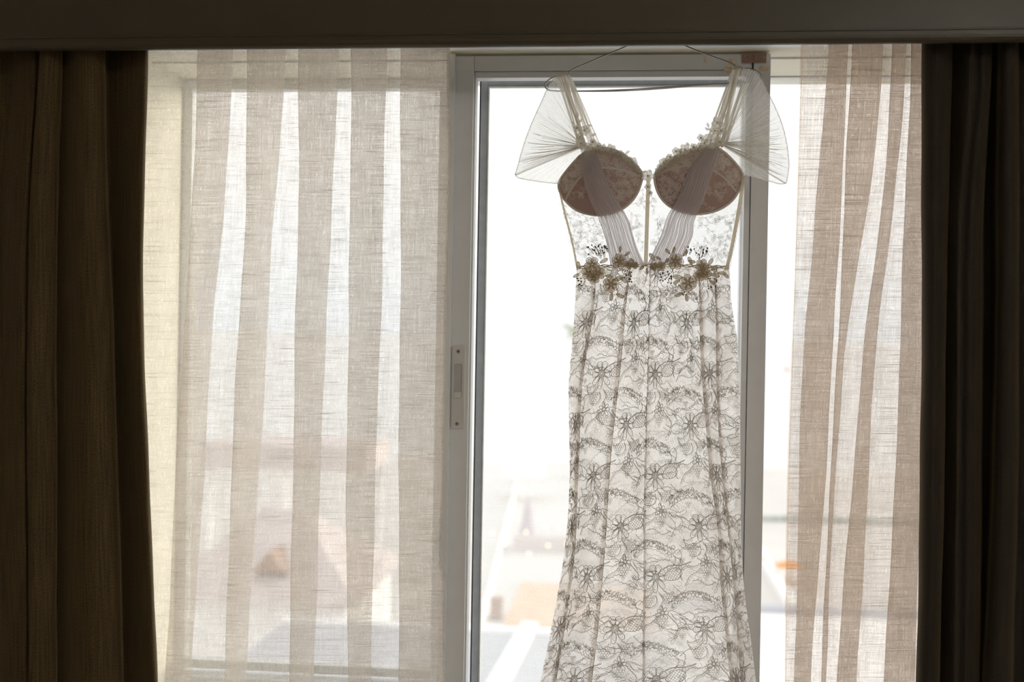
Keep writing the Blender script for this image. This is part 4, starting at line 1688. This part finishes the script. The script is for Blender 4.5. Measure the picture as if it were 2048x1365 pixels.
# ---- shoulder straps: bands of tulle with bunched folds
def strap(A, B, C, D, dep0, dep1, nfold, seed):
    """quad band A-B (top) to D-C (bottom)"""
    rg = np.random.default_rng(seed)
    rows = []
    for v in np.linspace(0, 1, 22):
        row = []
        for t in np.linspace(0, 1, 18):
            top = (1 - t) * np.array(A) + t * np.array(B)
            bot = (1 - t) * np.array(D) + t * np.array(C)
            p = top * (1 - v) + bot * v
            row.append(U(p[0], p[1], dep0 + (dep1 - dep0) * v + 0.003 * math.sin(t * 9)))
        rows.append(row)
    G_ = Grid(rows)
    so = G_.build('shoulder_strap', M['sleeve'], dress)
    b = MB()
    for k in range(nfold):
        t0, t1 = rg.uniform(0, 1), rg.uniform(0, 1)
        if k == 0:
            t0 = t1 = 0.01
        if k == 1:
            t0 = t1 = 0.99
        w0 = rg.uniform(1.5, 4.5)
        V = []
        for v in np.linspace(0, 1, 16):
            j = (t0 + (t1 - t0) * v + .05 * math.sin(v * 5 + k)) * 17
            j = min(16.99, max(0, j))
            j0 = int(j)
            i = min(20.99, v * 21)
            i0 = int(i)
            P = G_.P
            g, f = j - j0, i - i0
            p = ((P[i0, j0] * (1 - g) + P[i0, j0 + 1] * g) * (1 - f) + (P[i0 + 1, j0] * (1 - g) + P[i0 + 1, j0 + 1] * g) * f).copy()
            p[1] -= 0.0018 + 0.0008 * (k % 3)
            w = w0 * UNIT * .5
            V += [p - np.array([w, 0, 0]), p + np.array([w, 0, 0])]
        b.add(V, [(2 * a, 2 * a + 1, 2 * a + 3, 2 * a + 2) for a in range(15)])
    b.build('strap_folds', M['fold'], so, True)
    return so


strap((1112, 154), (1138, 152), (1172, 296), (1158, 288), -0.022, -0.040, 12, 2)
strap((1134, 152), (1143, 158), (1204, 297), (1182, 300), -0.010, -0.030, 6, 3)
strap((1466, 140), (1480, 138), (1444, 296), (1428, 290), -0.022, -0.040, 12, 5)
strap((1462, 148), (1470, 142), (1432, 292), (1412, 284), -0.010, -0.030, 6, 6)
strap((1484, 168), (1496, 166), (1452, 290), (1440, 292), -0.030, -0.040, 4, 7)
# loop of tulle over the hanger ends
for (cx, cy, rx_, ry_, dp) in ((1126, 152, 14, 5, -0.016), (1476, 140, 12, 6, -0.016)):
    b = MB()
    for k in range(4):
        b.tube([U(cx + rx_ * (q - .5) * 2, cy - ry_ * math.sin(math.pi * q) + 2.0 * k, dp - 0.004 + 0.003 * k) for q in np.linspace(0, 1, 9)], [0.0012 + .0016 * math.sin(math.pi * q) for q in np.linspace(0, 1, 9)], 6)
    b.build('strap_gather', M['fold'], dress, True)


# ---- small ivory flowers along the neckline
def petal_mesh(c, ang, r0, ln, wd, tilt, dep, nu=6, nv=4):
    """domed petal in the window plane; returns verts, faces"""
    V, F = [], []
    ca, sa_ = math.cos(ang), math.sin(ang)
    for i in range(nu + 1):
        t = i / nu
        hw_ = wd / 2 * (math.sin(math.pi * (0.10 + 0.90 * t)) ** 0.7 if t < 1 else 0.05) * (0.5 + .5 * min(1, t * 2))
        for j in range(nv + 1):
            s_ = 2 * j / nv - 1
            al = r0 + ln * t
            x = c[0] + al * ca - hw_ * s_ * sa_
            y = c[1] + al * sa_ + hw_ * s_ * ca
            d_ = dep - 0.0022 * math.sin(math.pi * t) * (1 - .6 * s_ * s_) - tilt * t + 0.0007 * s_ * s_
            V.append(U(x, y, d_))
    for i in range(nu):
        for j in range(nv):
            F.append((i * (nv + 1) + j, i * (nv + 1) + j + 1, (i + 1) * (nv + 1) + j + 1, (i + 1) * (nv + 1) + j))
    return V, F


def flower(px, py, r, dep, mat, name, npet=5, a0=None, pearl=True, corded=False, parent=dress):
    a0 = random.uniform(0, 6) if a0 is None else a0
    ctr = MB()
    c = U(px, py, dep - 0.0018)
    if pearl:
        ctr.ball(c, 2.3 * UNIT, 8, 6)
    else:
        ctr.ball(c, 2.6 * UNIT, 8, 5, (1, .5, 1))
    fo = ctr.build(name, M['pearl'] if pearl else mat, parent, True)
    for k in range(npet):
        V, F = petal_mesh((px, py), a0 + 2 * math.pi * k / npet, r * .12, r * .88 * random.uniform(.9, 1.08), r * ((.92 if mat == M['petal'] else 1.05) if npet == 5 else .8), 0.0012, dep - 0.0004 * k)
        mesh_obj('petal', V, F, mat, fo, True)
    if corded:
        th = Threads()
        for k in range(npet):
            a = a0 + 2 * math.pi * k / npet
            for q, rr_ in ((petal_loop(px, py, a, r * .14, r * .88, r * .98, .25, 18), 0.00062), (petal_loop(px, py, a, r * .2, r * .6, r * .5, 0, 12), 0.00036)):
                th.add([U(p[0], p[1], dep - 0.0036) for p in q], rr_)
            for da in (-.25, 0, .25):
                th.add([U(px + s_ * math.cos(a + da), py + s_ * math.sin(a + da), dep - 0.0034) for s_ in (r * .2, r * .5, r * .75)], 0.00035)
        th.build('petal_cord', M['bronze_c'], fo)
    return fo


def leaf(px, py, ang, ln, wd, dep, mat, name, corded=False):
    V, F = petal_mesh((px, py), ang, 0, ln, wd, 0.001, dep)
    lo = mesh_obj(name, V, F, mat, dress, True)
    if corded:
        th = Threads()
        q = petal_loop(px, py, ang, 0, ln, wd * 1.05, 0, 16)
        th.add([U(p[0], p[1], dep - 0.003) for p in q], 0.0006)
        th.add([U(px + s_ * math.cos(ang), py + s_ * math.sin(ang), dep - 0.0032) for s_ in (0, ln * .5, ln * .95)], 0.00045)
        th.build('leaf_cord', M['bronze_c'], lo)
    return lo


def top_depth(x, y):
    d_ = -0.05
    for cp, _, _ in cups:
        if cp.rr(x, y) < .999:
            d_ = min(d_, cp.depth(x, y))
    return d_ - 0.010


random.seed(31)
for (x, y, r) in ((1169, 261, 10), (1162, 287, 11), (1176, 294, 8), (1222, 299, 9.5), (1206, 296, 7), (1242, 309, 7), (1265, 325, 9.5), (1278, 341, 5),
                  (1295.5, 352, 11), (1296, 374, 6.5), (1300, 386, 5),
                  (1435, 246, 11), (1422, 281, 14), (1402, 276, 7), (1400, 292, 7), (1370, 299, 10), (1352, 303, 8), (1327, 325, 9), (1340, 314, 6), (1315, 340, 5), (1430, 262, 7), (1440, 284, 9), (1186, 284, 6), (1196, 292, 7), (1160, 274, 7), (1251, 317, 7), (1272, 334, 6), (1409, 286, 8), (1387, 294, 7), (1361, 304, 6), (1333, 321, 6), (1320, 333, 6), (1442, 262, 7), (1154, 256, 6)):
    flower(x, y, r * 1.22, top_depth(x, y), M['petal'], 'neckline_flower')
for (x, y, a, l) in ((1154, 236, -1.4, 12), (1158, 246, -.9, 10), (1150, 250, -2.2, 9), (1182, 272, -.4, 12), (1176, 250, .2, 9), (1250, 308, -.6, 12), (1256, 314, .3, 9),
                     (1418, 256, -1.9, 12), (1424, 262, -2.6, 11), (1380, 292, -2.4, 11), (1416, 262, -2.2, 10), (1332, 318, -1.2, 9), (1286, 345, -.4, 8), (1304, 345, -2.6, 8), (1450, 236, -1.2, 10), (1358, 308, 2.0, 9), (1232, 304, 1.2, 9)):
    leaf(x, y, a, l, l * .5, top_depth(x, y) - 0.001, M['petal'], 'neckline_leaf')
# lace edging along both cup tops
th = Threads()
for P in ([(1172, 300), (1205, 294), (1238, 303), (1264, 322), (1284, 346)], [(1310, 346), (1335, 322), (1370, 303), (1412, 292), (1440, 294)]):
    Q = resample(curve(P), 4.5)
    for i, p in enumerate(Q):
        for a in (ring(p[0], p[1], 3.2, 7), ring(p[0] + 2, p[1] + 6, 3.0, 7), ring(p[0], p[1] + 11, 2.6, 7)):
            th.add([U(w[0], w[1], top_depth(w[0], w[1]) + 0.005) for w in a], 0.0005)
th.build('neckline_edging', M['petal'], dress)

# ---- bronze appliques at the waist
random.seed(44)


def wd_(x, y):
    return body_depth(x, min(540, y)) - 0.014


# waist seam cord
b = MB()
for o_ in (-2.2, 0, 2.2):
    b.tube([U(x, 536 - 5 * math.cos((x - 1305) / 150.0 * 1.4) + o_ + 1.0 * math.sin(x / 3.0 + o_), body_depth(x, 536) - 0.003) for x in np.arange(1155, 1459, 3.0)], 0.0009, 5)
b.build('waist_cord', M['bronze_c'], dress, True)
for (x, y, r, n_, a0) in ((1184, 529, 15, 5, .3), (1176, 547, 13, 5, 1.1), (1197, 547, 13, 5, 2.0), (1187, 557, 12, 5, .6),
                          (1239, 523, 15, 6, .2), (1222, 569, 16, 6, .5), (1351, 523, 16, 6, .1), (1376, 566, 17, 6, .4),
                          (1404, 531, 13, 5, 1.4), (1410, 547, 13, 5, .2), (1398, 552, 11, 5, .9), (1258, 530, 9, 5, .2), (1322, 532, 9, 5, .7), (1270, 531, 7, 5, .2), (1308, 533, 8, 5, .2)):
    flower(x, y, r, wd_(x, y), M['bronze'], 'applique_flower', n_, a0, False, True)
for (x, y, a, l) in ((1160, 538, -1.9, 15), (1158, 548, 2.6, 13), (1200, 526, -.5, 17), (1228, 560, -.3, 20), (1240, 556, .5, 17), (1210, 552, .1, 14), (1224, 586, 1.7, 16), (1232, 588, .45, 17), (1240, 505, -1.5, 12), (1250, 512, -.7, 12),
                     (1310, 522, -2.2, 18), (1322, 520, -2.6, 12), (1340, 508, -2.3, 13), (1346, 506, -1.3, 12), (1366, 512, -.8, 13), (1376, 522, .2, 15), (1384, 530, -2.0, 17), (1366, 556, 3.3, 20), (1360, 560, 2.6, 15), (1366, 586, 2.7, 17), (1372, 588, 1.4, 15),
                     (1416, 532, -1.0, 17), (1422, 540, -.5, 14), (1422, 548, .3, 18), (1436, 546, .1, 16), (1446, 548, .6, 14), (1418, 560, .7, 14), (1294, 536, 1.57, 11), (1288, 534, 2.6, 10), (1300, 534, .5, 10), (1268, 524, -2.4, 10), (1330, 526, -.9, 11)):
    leaf(x, y, a, l, l * .46, wd_(x, y) - 0.001, M['bronze'], 'applique_leaf', True)


def bead_cluster(cx, cy, sx_, sy_, n_, stem):
    b = MB()
    th = Threads()
    for k in range(n_):
        x, y = cx + sx_ * random.uniform(-1, 1), cy + sy_ * random.uniform(-1, 1)
        d_ = wd_(x, y) + 0.006
        b.ball(U(x, y, d_), random.uniform(1.2, 2.0) * UNIT, 7, 5)
        q = (x + (stem[0] - x) * .35, y + (stem[1] - y) * .35 + 2)
        th.add([U(*p, d_ + 0.001) for p in ((x, y), ((x + q[0]) / 2 + 1.5, (y + q[1]) / 2), q)], 0.0004)
    o = b.build('bead_cluster', M['bead_dark'], dress, True)
    o['kind'] = 'stuff'
    th.build('bead_stems', M['bronze_c'], o)


for a in ((1192, 500, 18, 11, 22, (1210, 530)), (1212, 496, 6, 4, 5, (1225, 520)), (1256, 554, 8, 13, 20, (1246, 540)), (1162, 566, 8, 9, 12, (1172, 552)),
          (1332, 554, 12, 13, 22, (1340, 538)), (1375, 500, 8, 8, 9, (1372, 520)), (1402, 508, 14, 14, 18, (1396, 530)), (1425, 568, 9, 11, 16, (1416, 552)), (1362, 586, 7, 6, 5, (1370, 575))):
    bead_cluster(*a)

# ================================================================== OUTSIDE
GZ0 = -7.45
sea = MB().box(-6000, 6000, 77, 15000, GZ0 - 1.2, GZ0 - 0.25).build('sea', M['sea'])
sea['kind'] = 'structure'
gr = MB().box(-200, 200, 1.0, 79, GZ0 - 1.5, GZ0).build('ground', M['sand'])
gr['kind'] = 'structure'


def gbox(px0, px1, pyg, depth, h, z0=GZ0):
    a, b = GZ(px0, pyg, z0), GZ(px1, pyg, z0)
    return a, b


# beach parasol near the shore
c = U(1046, 950, 60)
par = thing('beach_parasol', 'white beach parasol by the shore at the end of the white wall', 'parasol', (c[0], 60, GZ0))
b = MB()
V, F = [], []
n_ = 12
for (r, z) in ((1.22, c[2]), (1.18, c[2] + .28), (0.98, c[2] + .85), (0.55, c[2] + 1.18), (0.02, c[2] + 1.3)):
    V += [(c[0] + r * math.cos(2 * math.pi * k / n_), 60 + r * math.sin(2 * math.pi * k / n_), z) for k in range(n_)]
F = [(j * n_ + k, j * n_ + (k + 1) % n_, (j + 1) * n_ + (k + 1) % n_, (j + 1) * n_ + k) for j in range(4) for k in range(n_)]
b.add(V, F)
b.build('canopy', M['white'], par)
MB().tube([(c[0], 60, GZ0), (c[0], 60, c[2] + 1.2)], 0.05, 8).build('pole', M['white'], par)


def low_wall(name, label, a, b_, w, h, mat, z0=GZ0):
    a, b_ = np.array(a[:2]), np.array(b_[:2])
    t = (b_ - a) / np.linalg.norm(b_ - a)
    nrm = np.array([-t[1], t[0]]) * w / 2
    V = []
    for z in (z0, z0 + h):
        V += [(*(a + nrm), z), (*(a - nrm), z), (*(b_ - nrm), z), (*(b_ + nrm), z)]
    F = [(0, 1, 2, 3), (7, 6, 5, 4), (0, 4, 5, 1), (1, 5, 6, 2), (2, 6, 7, 3), (3, 7, 4, 0)]
    o = mesh_obj(name, V, F, mat, None, False)
    return tag(o, label, 'wall')


low_wall('garden_wall', 'long low white wall running from the terrace towards the white parasol', GZ(964, 1252, GZ0), GZ(1036, 960, GZ0), 0.16, 0.22, M['white'])
low_wall('garden_wall', 'short low white wall slanting down beside the right-hand sheer curtain', GZ(1585, 1225, GZ0), GZ(1512, 1105, GZ0), 0.30, 0.35, M['white'])
# terracotta terrace
a, b_ = GZ(976, 1252, GZ0), GZ(1240, 1190, GZ0)
tag(MB().box(a[0] + .45, b_[0] + 1.0, a[1], b_[1] + 1.2, GZ0, GZ0 + 0.05, .01).build('terrace', M['terra']), 'orange terracotta terrace beyond the pale flat roof', 'terrace')
c = GZ(990, 1245, GZ0)
pl_ = thing('planter_box', 'small brown wooden box standing on the edge of the terracotta terrace', 'box', (c[0], c[1] + .4, GZ0 + .05))
MB().box(c[0] - .19, c[0] + .19, c[1] + .2, c[1] + .6, GZ0 + .05, GZ0 + .62, .02).build('crate_body', M['brown'], pl_)
MB().box(c[0] - .21, c[0] + .21, c[1] + .18, c[1] + .62, GZ0 + .62, GZ0 + .68, .01).build('rim', M['brown'], pl_)

# pavilion with a pointed roof
yp = 46.0
cpv = U(1055, 1085, yp)
pv = thing('beach_pavilion', 'mauve beach pavilion with pointed roof seen just left of the skirt', 'pavilion', (cpv[0], yp, GZ0))
za, ze_ = U(1055, 1000, yp)[2], U(1055, 1088, yp)[2]
zb_, zc_ = U(1055, 1126, yp)[2], U(1055, 1142, yp)[2]
b = MB()
V, F = [], []
for (r, z) in ((.52, ze_), (.32, ze_ + (za - ze_) * .35), (.20, ze_ + (za - ze_) * .75), (.10, za)):
    V += [(cpv[0] + r * math.cos(2 * math.pi * k / 8), yp + r * math.sin(2 * math.pi * k / 8), z) for k in range(8)]
F = [(j * 8 + k, j * 8 + (k + 1) % 8, (j + 1) * 8 + (k + 1) % 8, (j + 1) * 8 + k) for j in range(3) for k in range(8)] + [tuple(range(24, 32))]
b.add(V, F)
b.build('spire', M['mauve'], pv)
x0, x1 = X(1016, yp, 1130), X(1200, yp, 1130)
V = [(x0, yp - 1.6, zb_), (x1, yp - 1.6, zb_), (x1, yp + 1.6, zb_), (x0, yp + 1.6, zb_), (cpv[0] - .5, yp, ze_), (cpv[0] + .5, yp, ze_)]
mesh_obj('hip_roof', V, [(0, 1, 5, 4), (1, 2, 5), (2, 3, 4, 5), (3, 0, 4), (3, 2, 1, 0)], M['mauve'], pv, False)
MB().box(x0, x1, yp - 1.65, yp + 1.65, zc_, zb_ + .01).build('fascia', M['mauve'], pv)
for x in (x0 + .1, x1 - .1):
    for y in (yp - 1.5, yp + 1.5):
        MB().box(x - .06, x + .06, y - .06, y + .06, GZ0, zc_).build('post', M['white'], pv)
MB().box(x0 + .3, x1 - .3, yp - .9, yp - .5, GZ0, GZ0 + .62).build('counter', M['pink'], pv)

# festoon lights
fl = thing('string_lights', 'string of small warm bulbs hanging around the pointed pavilion', 'lights', (cpv[0], 40, GZ0))
BP = [(962, 1101), (985, 1067), (1009, 1088), (1018, 1050), (1052, 1065), (1058, 1108), (1092, 1055), (1096, 1092), (1118, 1057), (1135, 1088)]
yf = 42.0
pts_ = sorted(BP)
w_pts = []
for (x, y) in pts_:
    w_pts.append(U(x, y - 3, yf))
MB().tube(w_pts, 0.012, 4).build('cable', M['mauve'], fl)
for (x, y) in BP:
    MB().ball(U(x, y, yf), 0.055, 8, 6).build('bulb', M['bulb'], fl, True)
for x in (X(950, yf, 1090), X(1150, yf, 1090)):
    MB().tube([(x, yf, GZ0), (x, yf, U(1050, 1060, yf)[2])], .04, 6).build('post', M['white'], fl)

# low building with pale flat roof right below the window
zr = -2.5
a, b_ = GZ(940, 1255, zr), GZ(1330, 1255, zr)
bl = thing('annex_building', 'low annex with pale grey flat roof and white parapets below the window', 'building', (0, 8, GZ0))
x0, x1 = a[0] - 2.6, b_[0]
yfar = float(GZ(1000, 1262, zr)[1])
MB().box(x0, x1, 2.5, yfar, GZ0, zr - .02).build('wall', M['white'], bl)
MB().box(x0, x1, 2.5, yfar, zr - .02, zr).build('roof_deck', M['roofpale'], bl)
MB().box(x0, x1, yfar - .16, yfar + .04, zr - .3, zr + .06, .01).build('parapet', M['white'], bl)
p0, p1 = GZ(1060, 1258, zr), GZ(985, 1395, zr)
b = MB()
t = (p1 - p0)[:2]
t /= np.linalg.norm(t)
nn_ = np.array([-t[1], t[0]]) * .11
pe = p0[:2] + t * 9
V = []
for z in (zr - .01, zr + .1):
    V += [(*(p0[:2] + nn_), z), (*(p0[:2] - nn_), z), (*(pe - nn_), z), (*(pe + nn_), z)]
b.add(V, [(0, 1, 2, 3), (7, 6, 5, 4), (0, 4, 5, 1), (1, 5, 6, 2), (2, 6, 7, 3), (3, 7, 4, 0)])
b.build('parapet', M['white'], bl)
# second roof on the right
zr2 = -3.0
yfar2 = float(GZ(1545, 1222, zr2)[1])
b2 = thing('annex_building', 'white flat-roofed annex below the window beside the right-hand sheer', 'building', (4, 8, GZ0))
xx0, xx1 = x1 + .05, float(GZ(1700, 1222, zr2)[0]) + 4
MB().box(xx0, xx1, 2.5, yfar2, GZ0, zr2 - .02).build('wall', M['white'], b2)
MB().box(xx0, xx1, 2.5, yfar2, zr2 - .02, zr2).build('roof_deck', M['white'], b2)
MB().box(xx0, xx1, yfar2 - .2, yfar2 + .04, zr2 - .25, zr2 + .1, .01).build('parapet', M['roofpale'], b2)

# orange parasol and stone breakwater in the right-hand gap
c = GZ(1580, 1165, GZ0)
op = thing('orange_parasol', 'small orange parasol standing on the pale ground by the right-hand sheer', 'parasol', (c[0], c[1], GZ0))
zt_ = U(1580, 1133, c[1])[2]
MB().cone((c[0], c[1]), .62, .04, zt_, zt_ + .22, 10).build('canopy', M['orange'], op)
MB().tube([(c[0], c[1], GZ0), (c[0], c[1], zt_ + .1)], .03, 6).build('pole', M['brown'], op)
c2 = U(1528, 1113, c[1] + 2)
lg = thing('mooring_post', 'slim leaning brown post left of the orange parasol', 'post', (c2[0], c[1] + 2, GZ0))
MB().tube([(c2[0] + .3, c[1] + 2, GZ0), (c2[0] - .03, c[1] + 2, c2[2])], .035, 6).build('shaft', M['brown'], lg)
MB().ball((c2[0] - .03, c[1] + 2, c2[2]), .05, 6, 5).build('cap', M['brown'], lg)
ca, cb = GZ(1495, 1042, GZ0), GZ(1720, 1046, GZ0)
bw = thing('breakwater', 'low grey stone breakwater along the shore near the right-hand curtain', 'breakwater', (ca[0], ca[1], GZ0))
random.seed(3)
b = MB()
x = ca[0]
while x < cb[0] + 4:
    w = random.uniform(.5, .9)
    b.box(x, x + w - .03, ca[1] + random.uniform(-.1, .1), ca[1] + .8, GZ0, GZ0 + random.uniform(.2, .34), .05)
    x += w
o = b.build('stones', M['hedge'], bw)
o['kind'] = 'stuff'

# little boat out at sea
c = GZ(1574, 743, GZ0 - .25)
bo = thing('small_boat', 'tiny white and orange boat far out on the sea', 'boat', (c[0], c[1], c[2]))
V = []
for (s_, hw_, z) in ((-1.3, .35, .75), (-.6, .55, .6), (.5, .55, .6), (1.3, .4, .65)):
    V += [(c[0] + s_, c[1] - hw_, c[2] + z), (c[0] + s_, c[1] + hw_, c[2] + z), (c[0] + s_ * .85, c[1], c[2] - .1)]
F = [(0, 1, 2), (9, 11, 10)]
for i in range(3):
    a_ = i * 3
    F += [(a_, a_ + 3, a_ + 4, a_ + 1), (a_, a_ + 2, a_ + 5, a_ + 3), (a_ + 1, a_ + 4, a_ + 5, a_ + 2)]
mesh_obj('hull', V, F, M['white'], bo, False)
MB().box(c[0] - .4, c[0] + .4, c[1] - .3, c[1] + .3, c[2] + .6, c[2] + 1.2, .05).build('cabin', M['orange'], bo)

# palm
yp = 70.0
c = U(1150, 656, yp)
pm = thing('palm_tree', 'small palm with yellow-green fronds peeking out behind the skirt at horizon height', 'tree', (c[0], yp, GZ0))
MB().tube([(c[0] + .25, yp, GZ0), (c[0] + .2, yp, GZ0 + 4), (c[0], yp, c[2] - .1)], [.2, .14, .12], 8).build('trunk', M['bark'], pm, True)
random.seed(12)
for k in range(16):
    az = 2 * math.pi * k / 16 + random.uniform(-.15, .15)
    el = random.uniform(-.1, .9)
    L = random.uniform(.85, 1.15)
    rib, V, F = [], [], []
    for i in range(9):
        t = i / 8
        r = L * t
        z = c[2] + L * (math.sin(el) * t - .75 * t * t)
        rib.append(np.array([c[0] + r * math.cos(az), yp + r * math.sin(az), z]))
    side = np.array([-math.sin(az), math.cos(az), 0])
    for i, p in enumerate(rib):
        w = .16 * math.sin(math.pi * min(1, .12 + .86 * i / 8))
        V += [p - side * w - (0, 0, w * .6), p, p + side * w - (0, 0, w * .6)]
    for i in range(8):
        a_ = i * 3
        F += [(a_, a_ + 3, a_ + 4, a_ + 1), (a_ + 1, a_ + 4, a_ + 5, a_ + 2)]
    mesh_obj('frond', V, F, M['frond'], pm, True)

# buildings dimly seen through the left sheer
yb = 40.0
x0, x1 = X(400, yb, 900), X(735, yb, 900)
zt_, zb_ = U(560, 890, yb)[2], U(560, 940, yb)[2]
bp = thing('flat_pavilion', 'flat roofed beach bar seen as a pinkish band through the left sheer', 'pavilion', ((x0 + x1) / 2, yb + 2, GZ0))
MB().box(x0, x1, yb, yb + 4, zb_, zt_, .03).build('roof_slab', M['pink'], bp)
for x in (x0 + .3, (x0 + x1) / 2, x1 - .3):
    for y in (yb + .3, yb + 3.7):
        MB().box(x - .1, x + .1, y - .1, y + .1, GZ0, zb_).build('post', M['white'], bp)
MB().box(x0 + .4, x1 - .4, yb + 1.5, yb + 2, GZ0, GZ0 + 1.1).build('counter', M['white'], bp)
yb = 20.0
x0, x1 = X(300, yb, 1150), X(715, yb, 1150)
zr_, ze_ = U(500, 1055, yb)[2], U(500, 1205, yb)[2]
bh = thing('house', 'low house with a rose hipped roof dimly seen through the left sheer', 'house', ((x0 + x1) / 2, yb + 2.5, GZ0))
MB().box(x0 + .3, x1 - .3, yb + .3, yb + 4.7, GZ0, ze_ + .02).build('wall', M['white'], bh)
V = [(x0, yb, ze_), (x1, yb, ze_), (x1, yb + 5, ze_), (x0, yb + 5, ze_), (x0 + 1.5, yb + 2.5, zr_), (x1 - 1.9, yb + 2.5, zr_)]
mesh_obj('hip_roof', V, [(0, 1, 5, 4), (1, 2, 5), (2, 3, 4, 5), (3, 0, 4), (3, 2, 1, 0)], M['rooftile'], bh, False)
for x in np.linspace(x0 + 1, x1 - 1, 3):
    wo_ = MB().box(x - .3, x + .3, yb + .26, yb + .31, GZ0 + 1.0, GZ0 + 2.2).build('window', M['white'], bh)
    MB().box(x - .24, x + .24, yb + .25, yb + .262, GZ0 + 1.06, GZ0 + 2.14).build('pane', M['hedge'], wo_)
dm = U(540, 1128, yb + .6)
V = [(dm[0] - .35, yb + .5, dm[2] - .15), (dm[0] + .35, yb + .5, dm[2] - .15), (dm[0], yb + .5, dm[2] + .25), (dm[0] - .35, yb + 2, dm[2] - .15), (dm[0] + .35, yb + 2, dm[2] - .15), (dm[0], yb + 2, dm[2] + .25)]
mesh_obj('dormer', V, [(0, 1, 2), (0, 2, 5, 3), (1, 4, 5, 2), (3, 5, 4), (0, 3, 4, 1)], M['brown'], bh, False)
